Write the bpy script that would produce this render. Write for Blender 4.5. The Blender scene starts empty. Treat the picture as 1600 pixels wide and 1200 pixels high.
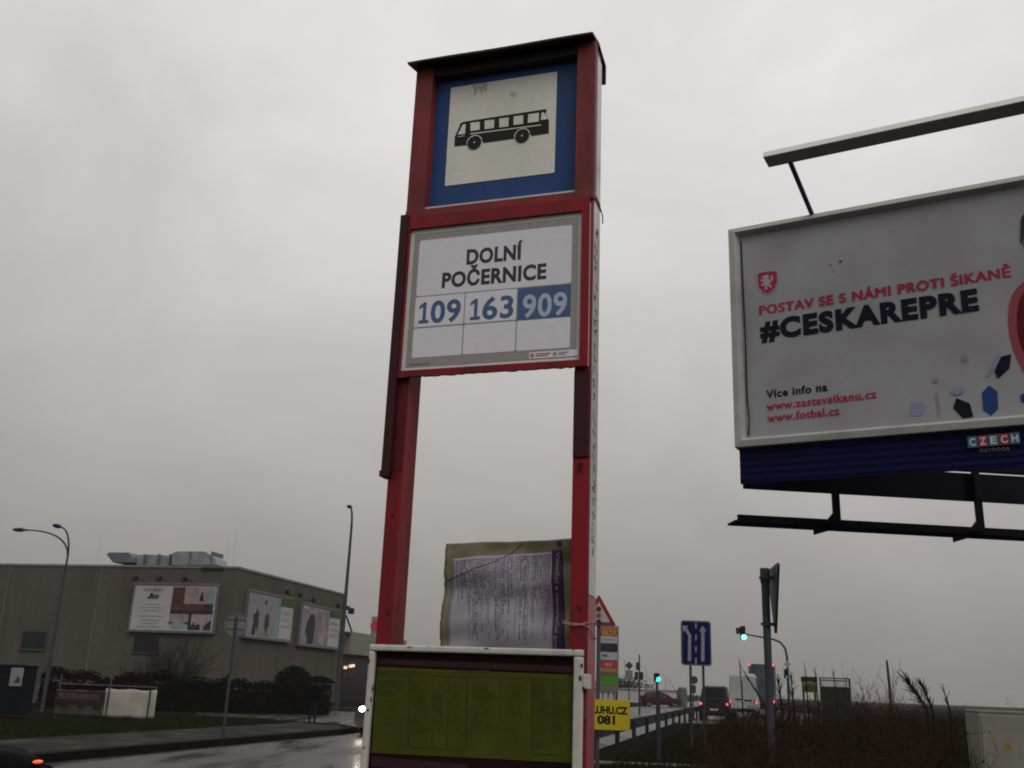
import bpy, math, random
from mathutils import Vector, Matrix
rnd = random.Random(7)
R = math.radians
sc = bpy.context.scene
col = sc.collection

# ------------------------------------------------------------------ camera
PITCH, ROLL, FPX = 0.29826, 0.038458, 1535.2
EYE = Vector((0, 0, 1.6))
_f = Vector((0, math.cos(PITCH), math.sin(PITCH)))
_u = Vector((0, -math.sin(PITCH), math.cos(PITCH)))
_x = Vector((1, 0, 0))
CX = _x * math.cos(ROLL) + _u * math.sin(ROLL)
CU = -_x * math.sin(ROLL) + _u * math.cos(ROLL)
cam = bpy.data.cameras.new('camera')
cam.sensor_width = 36.0
cam.lens = FPX / 1600 * 36
cam.clip_start = 0.05
cam.clip_end = 6000
co = bpy.data.objects.new('camera', cam)
co.matrix_world = Matrix(((CX.x, CU.x, -_f.x, 0), (CX.y, CU.y, -_f.y, 0), (CX.z, CU.z, -_f.z, 1.6), (0, 0, 0, 1)))
col.objects.link(co)
sc.camera = co

# ------------------------------------------------------------------ sky, sun, exposure
SUN_EL, SUN_AZ = R(42), R(150)          # right and behind, hidden by the cloud deck
w = bpy.data.worlds.new('World')
sc.world = w
w.use_nodes = True
nt = w.node_tree
nt.nodes.clear()
N = nt.nodes.new
L = nt.links.new
out = N('ShaderNodeOutputWorld')
bg = N('ShaderNodeBackground')
tc = N('ShaderNodeTexCoord')
sep = N('ShaderNodeSeparateXYZ')
L(tc.outputs['Generated'], sep.inputs[0])
ramp = N('ShaderNodeValToRGB')
cr = ramp.color_ramp
cr.elements[0].position = 0.0
cr.elements[0].color = (0.245, 0.230, 0.213, 1)
cr.elements[1].position = 1.0
cr.elements[1].color = (0.84, 0.84, 0.83, 1)
for p, c in ((0.06, (0.302, 0.282, 0.268)), (0.18, (0.422, 0.402, 0.390)), (0.36, (0.580, 0.563, 0.555)), (0.56, (0.735, 0.725, 0.722))):
    e = cr.elements.new(p)
    e.color = (*c, 1)
L(sep.outputs[2], ramp.inputs[0])
mp = N('ShaderNodeMapping')
mp.inputs['Scale'].default_value = (1.0, 1.0, 1.7)
L(tc.outputs['Generated'], mp.inputs[0])
nz = N('ShaderNodeTexNoise')
nz.inputs['Scale'].default_value = 2.3
nz.inputs['Detail'].default_value = 6
nz.inputs['Roughness'].default_value = 0.55
nz.inputs['Distortion'].default_value = 0.6
L(mp.outputs[0], nz.inputs['Vector'])
mr = N('ShaderNodeMapRange')
mr.inputs[1].default_value = 0.3
mr.inputs[2].default_value = 0.7
mr.inputs[3].default_value = 0.86
mr.inputs[4].default_value = 1.10
L(nz.outputs[0], mr.inputs[0])
mul = N('ShaderNodeVectorMath')
mul.operation = 'SCALE'
L(ramp.outputs[0], mul.inputs[0])
L(mr.outputs[0], mul.inputs['Scale'])
sky = N('ShaderNodeTexSky')
sky.sky_type = 'NISHITA'
sky.sun_disc = False
sky.sun_elevation = SUN_EL
sky.sun_rotation = SUN_AZ
sbw = N('ShaderNodeRGBToBW')
L(sky.outputs[0], sbw.inputs[0])
sm = N('ShaderNodeMath')
sm.operation = 'MULTIPLY'
sm.inputs[1].default_value = 0.006       # what little of the clear sky above gets through the cloud
L(sbw.outputs[0], sm.inputs[0])
add = N('ShaderNodeVectorMath')
add.operation = 'ADD'
# cloud deck brightest high ahead, heavier all round; unseen rear weighted to set front-face light
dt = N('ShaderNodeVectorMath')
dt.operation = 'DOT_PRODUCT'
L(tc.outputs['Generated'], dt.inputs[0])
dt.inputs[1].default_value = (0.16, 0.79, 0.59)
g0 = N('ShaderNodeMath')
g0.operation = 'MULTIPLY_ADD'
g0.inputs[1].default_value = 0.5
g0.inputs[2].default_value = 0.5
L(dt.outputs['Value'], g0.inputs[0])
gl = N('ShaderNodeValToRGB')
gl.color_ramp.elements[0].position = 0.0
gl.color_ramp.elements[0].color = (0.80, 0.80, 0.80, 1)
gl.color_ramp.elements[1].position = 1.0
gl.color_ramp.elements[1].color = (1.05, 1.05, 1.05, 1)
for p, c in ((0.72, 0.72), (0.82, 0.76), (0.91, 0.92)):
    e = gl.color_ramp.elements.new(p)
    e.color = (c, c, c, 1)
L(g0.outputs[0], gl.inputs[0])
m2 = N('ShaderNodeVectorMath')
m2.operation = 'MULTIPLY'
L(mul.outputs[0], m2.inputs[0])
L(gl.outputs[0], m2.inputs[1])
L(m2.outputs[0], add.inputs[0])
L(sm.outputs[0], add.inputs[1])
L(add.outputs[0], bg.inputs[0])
bg.inputs[1].default_value = 1.0
L(bg.outputs[0], out.inputs[0])

sl = bpy.data.lights.new('sun', 'SUN')
sl.energy = 0.8
sl.angle = R(30)
sl.color = (1.0, 0.97, 0.93)
so = bpy.data.objects.new('sun', sl)
sd = Vector((math.sin(SUN_AZ) * math.cos(SUN_EL), math.cos(SUN_AZ) * math.cos(SUN_EL), math.sin(SUN_EL)))
so.rotation_euler = sd.to_track_quat('Z', 'Y').to_euler()
so.location = (0, -10, 30)
col.objects.link(so)

sc.view_settings.view_transform = 'Standard'
sc.view_settings.look = 'None'
sc.view_settings.exposure = 0.0
sc.view_settings.gamma = 1.0
sc.cycles.filter_width = 1.9
sc.cycles.max_bounces = 6

# ------------------------------------------------------------------ helpers
def ray(px, py):
    return (CX * (px - 800) - CU * (py - 600) + _f * FPX).normalized()

def at(px, py, Y):
    d = ray(px, py)
    return EYE + d * (Y / d.y)

def at_z(px, py, z=0.0):
    d = ray(px, py)
    return EYE + d * ((z - 1.6) / d.z)

class Frame:
    """A vertical plane: origin, x axis to the right along it, y axis into it."""
    def __init__(self, yaw, origin):
        self.yaw = yaw
        self.o = Vector((origin[0], origin[1], 0))
        self.ax = Vector((math.cos(yaw), -math.sin(yaw), 0))
        self.ay = Vector((math.sin(yaw), math.cos(yaw), 0))
    def uv(self, px, py, dep=0.0):
        d = ray(px, py)
        t = ((self.o + self.ay * dep - EYE).dot(self.ay)) / d.dot(self.ay)
        p = EYE + d * t
        return ((p - self.o).dot(self.ax), p.z)
    def world(self, u, dep, z=0.0):
        return self.o + self.ax * u + self.ay * dep + Vector((0, 0, z))

MATS = {}
def mat(name, c, rough=0.6, var=0.25, scale=6.0, bump=0.0, metal=0.0, c2=None, emit=None, estr=0.0, coat=0.0, spec=0.25, detail=5, alpha=1.0, trans=0.0):
    if name in MATS:
        return MATS[name]
    m = bpy.data.materials.new(name)
    m.use_nodes = True
    n = m.node_tree
    b = n.nodes['Principled BSDF']
    b.inputs['Roughness'].default_value = rough
    b.inputs['Metallic'].default_value = metal
    b.inputs['Specular IOR Level'].default_value = spec
    b.inputs['Coat Weight'].default_value = coat
    b.inputs['Coat Roughness'].default_value = 0.12
    t = n.nodes.new('ShaderNodeTexCoord')
    z = n.nodes.new('ShaderNodeTexNoise')
    z.inputs['Scale'].default_value = scale
    z.inputs['Detail'].default_value = detail
    z.inputs['Roughness'].default_value = 0.6
    n.links.new(t.outputs['Object'], z.inputs['Vector'])
    r = n.nodes.new('ShaderNodeValToRGB')
    if c2 is None:
        c2 = tuple(min(1, v * (1 + var)) for v in c)
        c1 = tuple(v * (1 - var) for v in c)
    else:
        c1 = c
    r.color_ramp.elements[0].position = 0.32
    r.color_ramp.elements[0].color = (*c1, 1)
    r.color_ramp.elements[1].position = 0.68
    r.color_ramp.elements[1].color = (*c2, 1)
    n.links.new(z.outputs[0], r.inputs[0])
    n.links.new(r.outputs[0], b.inputs['Base Color'])
    if bump:
        bp = n.nodes.new('ShaderNodeBump')
        bp.inputs['Strength'].default_value = bump
        bp.inputs['Distance'].default_value = 0.02
        n.links.new(z.outputs[0], bp.inputs['Height'])
        n.links.new(bp.outputs[0], b.inputs['Normal'])
    if emit:
        b.inputs['Emission Color'].default_value = (*emit, 1)
        b.inputs['Emission Strength'].default_value = estr
    if trans:
        b.inputs['Transmission Weight'].default_value = trans
    if alpha < 1:
        b.inputs['Alpha'].default_value = alpha
    MATS[name] = m
    return m

def grime(name, base, dirt, scale=3.0, lo=0.5, hi=0.72, rough=0.5, fine=40.0, streak=(1, 1, 0.25), coat=0.0, bump=0.05, spec=0.25, chips=0.0):
    """Paint with streaky stains and fine specks."""
    m = mat(name, base, rough=rough, var=0.08, scale=fine, bump=bump, coat=coat, spec=spec)
    n = m.node_tree
    b = n.nodes['Principled BSDF']
    src = b.inputs['Base Color'].links[0].from_socket
    t = [x for x in n.nodes if x.type == 'TEX_COORD'][0]
    mpn = n.nodes.new('ShaderNodeMapping')
    mpn.inputs['Scale'].default_value = streak
    n.links.new(t.outputs['Object'], mpn.inputs[0])
    z = n.nodes.new('ShaderNodeTexNoise')
    z.inputs['Scale'].default_value = scale
    z.inputs['Detail'].default_value = 8
    z.inputs['Roughness'].default_value = 0.65
    n.links.new(mpn.outputs[0], z.inputs['Vector'])
    q = n.nodes.new('ShaderNodeMapRange')
    q.inputs[1].default_value = lo
    q.inputs[2].default_value = hi
    n.links.new(z.outputs[0], q.inputs[0])
    mx = n.nodes.new('ShaderNodeMixRGB')
    mx.inputs[2].default_value = (*dirt, 1)
    n.links.new(q.outputs[0], mx.inputs[0])
    n.links.new(src, mx.inputs[1])
    last = mx.outputs[0]
    if chips:       # small chips of lost paint showing rusty primer
        c_ = n.nodes.new('ShaderNodeTexNoise')
        c_.inputs['Scale'].default_value = chips
        c_.inputs['Detail'].default_value = 7
        c_.inputs['Roughness'].default_value = 0.75
        n.links.new(t.outputs['Object'], c_.inputs['Vector'])
        k_ = n.nodes.new('ShaderNodeMapRange')
        k_.inputs[1].default_value = 0.655
        k_.inputs[2].default_value = 0.685
        n.links.new(c_.outputs[0], k_.inputs[0])
        m2_ = n.nodes.new('ShaderNodeMixRGB')
        m2_.inputs[2].default_value = (0.030, 0.012, 0.010, 1)
        n.links.new(k_.outputs[0], m2_.inputs[0])
        n.links.new(last, m2_.inputs[1])
        last = m2_.outputs[0]
    n.links.new(last, b.inputs['Base Color'])
    return m

class MB:
    def __init__(self):
        self.v, self.f, self.mi = [], [], []
        self.cur = 0
    def add(self, vs, fs):
        k = len(self.v)
        self.v += [tuple(p) for p in vs]
        for f in fs:
            self.f.append([k + i for i in f])
            self.mi.append(self.cur)
        return self
    def box(self, x0, x1, y0, y1, z0, z1):
        vs = [(x, y, z) for z in (z0, z1) for y in (y0, y1) for x in (x0, x1)]
        return self.add(vs, [(0, 2, 3, 1), (4, 5, 7, 6), (0, 1, 5, 4), (2, 6, 7, 3), (0, 4, 6, 2), (1, 3, 7, 5)])
    def prism(self, poly, y0, y1):
        """poly: (x, z) points; extruded along y."""
        a = sum(poly[i][0] * poly[(i + 1) % len(poly)][1] - poly[(i + 1) % len(poly)][0] * poly[i][1] for i in range(len(poly)))
        if a < 0:
            poly = poly[::-1]
        n = len(poly)
        vs = [(p[0], y0, p[1]) for p in poly] + [(p[0], y1, p[1]) for p in poly]
        fs = [tuple(range(n)), tuple(range(2 * n - 1, n - 1, -1))]
        fs += [(i, n + i, n + (i + 1) % n, (i + 1) % n) for i in range(n)]
        return self.add(vs, fs)
    def ring(self, cx, cz, r0, r1, y0, y1, n=28):
        """flat ring in the xz plane."""
        vs, fs = [], []
        for i in range(n):
            a = 2 * math.pi * i / n
            for rr, yy in ((r1, y0), (r0, y0), (r0, y1), (r1, y1)):
                vs.append((cx + rr * math.cos(a), yy, cz + rr * math.sin(a)))
        for i in range(n):
            j = (i + 1) % n
            for k in range(4):
                l = (k + 1) % 4
                fs.append((4 * i + k, 4 * j + k, 4 * j + l, 4 * i + l))
        return self.add(vs, fs)
    def disc(self, cx, cz, r, y0, y1, n=28, rz=None):
        return self.prism([(cx + r * math.cos(2 * math.pi * i / n), cz + (rz or r) * math.sin(2 * math.pi * i / n)) for i in range(n)], y0, y1)
    def tube(self, pts, rad, n=10, cap=True):
        pts = [Vector(p) for p in pts]
        if not isinstance(rad, (list, tuple)):
            rad = [rad] * len(pts)
        vs, fs = [], []
        prev = None
        for i, p in enumerate(pts):
            d = (pts[min(i + 1, len(pts) - 1)] - pts[max(i - 1, 0)]).normalized()
            if prev is None:
                ref = Vector((1, 0, 0)) if abs(d.x) < 0.9 else Vector((0, 1, 0))
            else:
                ref = prev
            a = (ref - d * ref.dot(d)).normalized()
            prev = a
            b = d.cross(a)
            for k in range(n):
                t = 2 * math.pi * k / n
                vs.append(p + (a * math.cos(t) + b * math.sin(t)) * rad[i])
        for i in range(len(pts) - 1):
            for k in range(n):
                k2 = (k + 1) % n
                fs.append((i * n + k, i * n + k2, (i + 1) * n + k2, (i + 1) * n + k))
        if cap:
            fs.append(tuple(range(n - 1, -1, -1)))
            fs.append(tuple((len(pts) - 1) * n + k for k in range(n)))
        return self.add(vs, fs)
    def lathe(self, prof, cx=0, cy=0, n=20):
        """prof: (r, z) from bottom to top, about a vertical axis."""
        vs, fs = [], []
        for r, z in prof:
            for k in range(n):
                t = 2 * math.pi * k / n
                vs.append((cx + r * math.cos(t), cy + r * math.sin(t), z))
        for i in range(len(prof) - 1):
            for k in range(n):
                k2 = (k + 1) % n
                fs.append((i * n + k, i * n + k2, (i + 1) * n + k2, (i + 1) * n + k))
        fs.append(tuple(range(n - 1, -1, -1)))
        fs.append(tuple((len(prof) - 1) * n + k for k in range(n)))
        return self.add(vs, fs)
    def ell(self, c, r, n=12, m=8):
        vs, fs = [], []
        for i in range(m + 1):
            a = math.pi * i / m
            for k in range(n):
                t = 2 * math.pi * k / n
                vs.append((c[0] + r[0] * math.sin(a) * math.cos(t), c[1] + r[1] * math.sin(a) * math.sin(t), c[2] - r[2] * math.cos(a)))
        for i in range(m):
            for k in range(n):
                k2 = (k + 1) % n
                fs.append((i * n + k, i * n + k2, (i + 1) * n + k2, (i + 1) * n + k))
        return self.add(vs, fs)
    def build(self, name, m, parent=None, bevel=0.0, smooth=False, loc=None, rotz=None, sub=0, angle=None):
        me = bpy.data.meshes.new(name)
        me.from_pydata(self.v, [], self.f)
        for mm in (m if isinstance(m, (list, tuple)) else [m]):
            me.materials.append(mm)
        if any(self.mi):
            me.polygons.foreach_set('material_index', self.mi)
        if smooth:
            me.polygons.foreach_set('use_smooth', [True] * len(me.polygons))
        me.update()
        o = bpy.data.objects.new(name, me)
        col.objects.link(o)
        if parent:
            o.parent = parent
        if loc is not None:
            o.location = loc
        if rotz is not None:
            o.rotation_euler = (0, 0, rotz)
        if bevel:
            bv = o.modifiers.new('bevel', 'BEVEL')
            bv.width = bevel
            bv.segments = 2
            bv.limit_method = 'ANGLE'
        if sub:
            s = o.modifiers.new('sub', 'SUBSURF')
            s.levels = s.render_levels = sub
        return o

def split_build(q, name, m, parent):
    """one object for every connected piece of the collected mesh"""
    par = list(range(len(q.v)))
    def find(i):
        while par[i] != i:
            par[i] = par[par[i]]
            i = par[i]
        return i
    for f in q.f:
        for i in f[1:]:
            par[find(i)] = find(f[0])
    groups = {}
    for f in q.f:
        groups.setdefault(find(f[0]), []).append(f)
    outs = []
    for fs in groups.values():
        idx = sorted({i for f in fs for i in f})
        mp_ = {i: k for k, i in enumerate(idx)}
        b = MB()
        b.add([q.v[i] for i in idx], [[mp_[i] for i in f] for f in fs])
        outs.append(b.build(name, m, parent))
    return outs

def tag(o, label, cat=None, group=None, kind=None):
    if label:
        o['label'] = label
    if cat:
        o['category'] = cat
    if group:
        o['group'] = group
    if kind:
        o['kind'] = kind
    return o

def thing(name, label, cat, loc=(0, 0, 0), rotz=0.0, group=None):
    o = bpy.data.objects.new(name, None)
    o.empty_display_size = 0.2
    col.objects.link(o)
    o.location = loc
    o.rotation_euler = (0, 0, rotz)
    return tag(o, label, cat, group)

def structure(o):
    o['kind'] = 'structure'
    return o

def text(body, x0, x1, z0, cap, y, m, parent, bold=0.0, th=0.001, name='lettering', z1=None, rot90=False, mb=None, space=1.0):
    """Lettering fitted between x0 and x1, baseline z0 (z1 at the right end), capital height cap, on the plane y."""
    c = bpy.data.curves.new('t', 'FONT')
    c.body = body
    c.resolution_u = 4
    c.offset = bold
    c.space_character = space
    o = bpy.data.objects.new('t', c)
    col.objects.link(o)
    dg = bpy.context.evaluated_depsgraph_get()
    dg.update()
    me = bpy.data.meshes.new_from_object(o.evaluated_get(dg))
    vs = [v.co.copy() for v in me.vertices]
    fs = [tuple(p.vertices) for p in me.polygons]
    bpy.data.objects.remove(o)
    bpy.data.curves.remove(c)
    bpy.data.meshes.remove(me)
    lo = min(v.x for v in vs)
    hi = max(v.x for v in vs)
    k = 1 / 0.69
    if z1 is None:
        z1 = z0
    pts = []
    for v in vs:
        s = (v.x - lo) / (hi - lo)
        if rot90:      # reads downwards: x0..x1 run along -z, cap height along +x measured from z0
            pts.append((z0 - 0 + v.y * k * cap, y, x0 + (x1 - x0) * s))
        else:
            pts.append((x0 + (x1 - x0) * s, y, z0 + (z1 - z0) * s + v.y * k * cap))
    own = mb is None
    if own:
        mb = MB()
    mb.add(pts, fs)
    if own:
        return mb.build(name, m, parent)

def rrect(x0, x1, z0, z1, r, n=4):
    p = []
    for cx, cz, a0 in ((x1 - r, z1 - r, 0), (x0 + r, z1 - r, 90), (x0 + r, z0 + r, 180), (x1 - r, z0 + r, 270)):
        for i in range(n + 1):
            a = R(a0 + 90 * i / n)
            p.append((cx + r * math.cos(a), cz + r * math.sin(a)))
    return p

# ------------------------------------------------------------------ materials
M_red = grime('red_paint', (0.25, 0.010, 0.017), (0.055, 0.014, 0.014), scale=6, lo=0.46, hi=0.74, rough=0.5, spec=0.25, chips=16)
M_redworn = grime('worn_red_paint', (0.25, 0.030, 0.034), (0.07, 0.024, 0.020), scale=9, lo=0.42, hi=0.75, rough=0.6, spec=0.3, chips=14)
M_maroonred = grime('grimy_red_paint', (0.13, 0.012, 0.016), (0.045, 0.009, 0.012), scale=8, lo=.42, hi=.7, rough=.55, chips=18)
M_maroon = grime('dark_maroon_paint', (0.045, 0.007, 0.012), (0.012, 0.007, 0.010), scale=7, rough=0.5)
M_pink = grime('faded_red_paint', (0.32, 0.075, 0.088), (0.18, 0.04, 0.045), scale=4, rough=0.4, coat=0.2)
M_canopy = grime('dark_canopy_sheet', (0.028, 0.014, 0.018), (0.05, 0.016, 0.014), scale=5, rough=0.55)
M_white_strip = grime('dirty_white_sheet', (0.60, 0.575, 0.57), (0.36, 0.29, 0.29), scale=6, lo=0.45, hi=0.8, rough=0.3, coat=0.3)
M_signblue = grime('sign_blue', (0.024, 0.066, 0.21), (0.020, 0.05, 0.14), scale=3, lo=0.45, hi=0.8, rough=0.5, spec=0.25)
M_signwhite = grime('weathered_sign_white', (0.80, 0.785, 0.71), (0.60, 0.58, 0.50), scale=4, lo=0.45, hi=0.85, rough=0.5, fine=90)
M_black = mat('sign_black', (0.012, 0.012, 0.013), 0.5, 0.2)
M_panelwhite = mat('route_sheet_white', (0.78, 0.765, 0.815), 0.45, 0.03, 30)
M_panelborder = mat('route_sheet_border', (0.68, 0.665, 0.64), 0.45, 0.04, 30)
M_panelgrey = mat('route_sheet_grey', (0.335, 0.312, 0.30), 0.5, 0.06, 60)
M_ink = mat('dark_print', (0.05, 0.048, 0.052), 0.6, 0.1)
M_inkgrey = mat('grey_print', (0.22, 0.20, 0.205), 0.6, 0.1)
M_routeblue = mat('route_blue', (0.075, 0.13, 0.26), 0.5, 0.08, 40)
M_routepale = mat('route_pale_blue', (0.46, 0.53, 0.62), 0.5, 0.05, 40)
M_redprint = mat('red_print', (0.36, 0.035, 0.07), 0.55, 0.06, 30)
M_caseframe = grime('white_case_frame', (0.56, 0.545, 0.50), (0.27, 0.215, 0.16), scale=6, lo=0.54, hi=0.8, rough=0.4, streak=(1, 1, 1), chips=20)
M_rust = mat('rust', (0.05, 0.02, 0.012), 0.9, 0.5, 60, bump=0.3)
M_casedark = mat('case_dark_lining', (0.026, 0.008, 0.010), 0.8, 0.2, spec=.1)
M_casestrip = mat('case_header_print', (0.070, 0.030, 0.036), 0.7, 0.15, 20, spec=.1)
M_green_sheet = mat('green_timetable_sheet', (0.078, 0.100, 0.012), 0.7, 0.3, 7, c2=(0.122, 0.140, 0.014), spec=0.1)
M_greenline = mat('timetable_lines', (0.048, 0.060, 0.010), 0.7, 0.2)
M_greenfaint = mat('timetable_faint_print', (0.074, 0.090, 0.011), 0.7, 0.2)
M_glass = mat('case_glass', (0.012, 0.008, 0.009), 0.03, 0.0, alpha=0.10, spec=0.14)

# ------------------------------------------------------------------ ground and roads
RD = Vector((0.24, 0.971, 0)).normalized()          # along the main road
RN = Vector((RD.y, -RD.x, 0))                        # to the right of it
def rp(n, s, z=0.0):
    return RN * n + RD * s + Vector((0, 0, z))

def sheet(name, pts, z, m, thick=0.0, sub=0):
    mb = MB()
    if thick:
        a = sum(pts[i][0] * pts[(i + 1) % len(pts)][1] - pts[(i + 1) % len(pts)][0] * pts[i][1] for i in range(len(pts)))
        if a < 0:
            pts = pts[::-1]
        n = len(pts)
        mb.add([(p[0], p[1], z) for p in pts] + [(p[0], p[1], z - thick) for p in pts],
               [tuple(range(n))] + [(i, n + i, n + (i + 1) % n, (i + 1) % n) for i in range(n)])
    else:
        a = sum(pts[i][0] * pts[(i + 1) % len(pts)][1] - pts[(i + 1) % len(pts)][0] * pts[i][1] for i in range(len(pts)))
        if a < 0:
            pts = pts[::-1]
        mb.add([(p[0], p[1], z) for p in pts], [tuple(range(len(pts)))])
    return structure(mb.build(name, m))

def wet(name, c, c2, scale, r0, r1, rscale, bump=0.15, spec=0.5, stretch=(1, 1, 1)):
    m = mat(name, c, 0.4, 0.2, scale, c2=c2, spec=spec)
    n = m.node_tree
    b = n.nodes['Principled BSDF']
    t = [x for x in n.nodes if x.type == 'TEX_COORD'][0]
    g = n.nodes.new('ShaderNodeMapping')
    g.inputs['Scale'].default_value = stretch
    g.inputs['Rotation'].default_value = (0, 0, math.atan2(RD.x, RD.y))
    n.links.new(t.outputs['Object'], g.inputs[0])
    z = n.nodes.new('ShaderNodeTexNoise')
    z.inputs['Scale'].default_value = rscale
    z.inputs['Detail'].default_value = 5
    n.links.new(g.outputs[0], z.inputs['Vector'])
    q = n.nodes.new('ShaderNodeMapRange')
    q.inputs[1].default_value = 0.35
    q.inputs[2].default_value = 0.65
    q.inputs[3].default_value = r0
    q.inputs[4].default_value = r1
    n.links.new(z.outputs[0], q.inputs[0])
    n.links.new(q.outputs[0], b.inputs['Roughness'])
    z2 = n.nodes.new('ShaderNodeTexNoise')
    z2.inputs['Scale'].default_value = 35
    z2.inputs['Detail'].default_value = 3
    n.links.new(t.outputs['Object'], z2.inputs['Vector'])
    bp = n.nodes.new('ShaderNodeBump')
    bp.inputs['Strength'].default_value = bump
    bp.inputs['Distance'].default_value = 0.01
    n.links.new(z2.outputs[0], bp.inputs['Height'])
    n.links.new(bp.outputs[0], b.inputs['Normal'])
    return m

M_ground = mat('dark_winter_soil', (0.009, 0.008, 0.006), 1.0, 0.4, 0.35, c2=(0.019, 0.014, 0.010), spec=0.0, detail=8)
M_asphalt = wet('wet_asphalt', (0.030, 0.029, 0.028), (0.050, 0.048, 0.046), 3, 0.12, 0.50, 0.8, 0.10, 0.26, (1.2, 0.22, 1))
M_pave = wet('wet_paving', (0.015, 0.013, 0.012), (0.028, 0.025, 0.023), 4, 0.5, 0.85, 1.1, 0.35, 0.05)
M_kerb = mat('dark_wet_kerb', (0.010, 0.008, 0.007), 0.85, 0.4, 5, spec=0.04)
M_grassbase = mat('grass_soil', (0.010, 0.016, 0.004), 1.0, 0.3, 2, c2=(0.018, 0.030, 0.006), spec=0.0)

mb = MB()
mb.add([(-700, -60, 0), (700, -60, 0), (700, 900, 0), (-700, 900, 0)], [(0, 1, 2, 3)])
structure(mb.build('ground', M_ground))
KN = -12.25                                          # far kerb of the main road
sheet('main_road', [rp(KN, -30), rp(-4.3, -30), rp(-4.3, 58), rp(5.5, 66), rp(5.5, 112), rp(-2, 150), rp(-2, 420), rp(KN, 420)], 0.004, M_asphalt)
sheet('side_road', [rp(KN, 33.6), rp(KN, 52), rp(-19.5, 51), rp(-46, 50), rp(-46, 44.5), rp(-24, 41.5), rp(-20.8, 35.3), rp(-17.0, 34.6), rp(-15.5, 34.0)], 0.008, M_asphalt)
pv = [rp(KN - 0.30, -30), rp(KN - 0.30, 30.0), rp(KN - 0.6, 31.6), rp(KN - 1.5, 32.8), rp(-15.4, 33.6), rp(-15.4, -30)]
sheet('pavement', pv, 0.13, M_pave, 0.13)
kb = [rp(KN, -30), rp(KN, 29.8), rp(KN - 0.28, 31.7), rp(KN - 1.3, 33.05), rp(-15.4, 33.9), rp(-15.4, 33.6), rp(KN - 1.5, 32.8), rp(KN - 0.6, 31.6), rp(KN - 0.30, 30.0), rp(KN - 0.30, -30)]
sheet('kerb', kb, 0.155, M_kerb, 0.155)
sheet('grass_bank', [rp(-15.4, -30), rp(-15.4, 33.6), rp(-17.0, 34.3), rp(-19.5, 34.9), rp(-20.5, 34.9), rp(-20.5, -30)], 0.135, M_grassbase, 0.135)
sheet('grass_island', [rp(KN - 0.6, 56), rp(KN - 0.6, 70), rp(-30, 70), rp(-30, 53), rp(-18, 53.6)], 0.13, M_grassbase, 0.13)
sheet('kerb', [rp(KN - 0.35, 55.8), rp(KN - 0.35, 70.0), rp(KN - 0.6, 70), rp(KN - 0.6, 56), rp(-18, 53.6), rp(-30, 53), rp(-30, 52.75), rp(-18, 53.3)], 0.15, mat('red_brown_kerb', (0.05, 0.025, 0.02), 0.5, 0.3, 4), 0.15)
# footpath edge beyond the verge on the right
A, B = at_z(920, 1193), at_z(1125, 1201)
d = (B - A).normalized()
q = Vector((-d.y, d.x, 0))
sheet('kerb', [A - d * 3, B + d * .3, B + d * .3 + q * .25, A - d * 3 + q * .25], 0.05, mat('pale_kerb', (0.22, 0.21, 0.19), 0.5, 0.2, 5), 0.05)

def blades(name, poly_fn, n, h0, h1, wd, m, label, z=0.0, lean=0.35):
    mb = MB()
    for i in range(n):
        p = poly_fn()
        if p is None:
            continue
        h = rnd.uniform(h0, h1)
        a = rnd.uniform(0, 6.283)
        dx, dy = math.cos(a) * wd, math.sin(a) * wd
        lx, ly = rnd.gauss(0, lean) * h, rnd.gauss(0, lean) * h
        mb.cur = i % 2
        mb.add([(p[0] - dx, p[1] - dy, z), (p[0] + dx, p[1] + dy, z), (p[0] + lx, p[1] + ly, z + h)], [(0, 1, 2)])
    o = mb.build(name, m)
    o['kind'] = 'stuff'
    o['label'] = label
    o['category'] = 'grass'
    return o

M_grassA = mat('grass_green', (0.009, 0.017, 0.003), 0.8, 0.4, 1.5, spec=0.1)
M_grassB = mat('grass_olive', (0.016, 0.022, 0.005), 0.8, 0.4, 1.5, spec=0.1)
def bank():
    s = rnd.uniform(14, 34.2)
    n = rnd.uniform(-20.4, -15.5)
    return rp(n, s)
blades('bank_grass', bank, 16000, 0.05, 0.13, 0.012, [M_grassA, M_grassB], 'short dark green grass on the bank beside the far pavement', 0.135)
def isl():
    return rp(rnd.uniform(-24, KN - 0.9), rnd.uniform(57, 69))
blades('bank_grass', isl, 5000, 0.06, 0.16, 0.02, [M_grassA, M_grassB], 'short dark green grass round the foot of the tall single lamp post', 0.13)

# ------------------------------------------------------------------ bus stop
D0 = 2.8
ST = Frame(0.315624, (0, 0))
ST.o = ST.ay * D0
U0 = -0.99
def lu(u, z, dep=0.0):
    """coordinates measured on the front plane -> local coordinates at a depth behind it"""
    k = (D0 + dep) / D0
    return (u * k - U0, 1.6 + (z - 1.6) * k)
def sp(px, py, dep=0.0):
    u, z = ST.uv(px, py, dep)
    return (u - U0, z)
base = ST.world(U0, 0)
stop = thing('bus_stop_sign', 'tall red bus stop post with blue bus pictogram and route panel', 'bus stop sign', base, -ST.yaw)
xl0, xl1 = -1.317 - U0, -1.269 - U0
xr0, xr1 = -0.714 - U0, -0.663 - U0
DEP = 0.10
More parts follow.
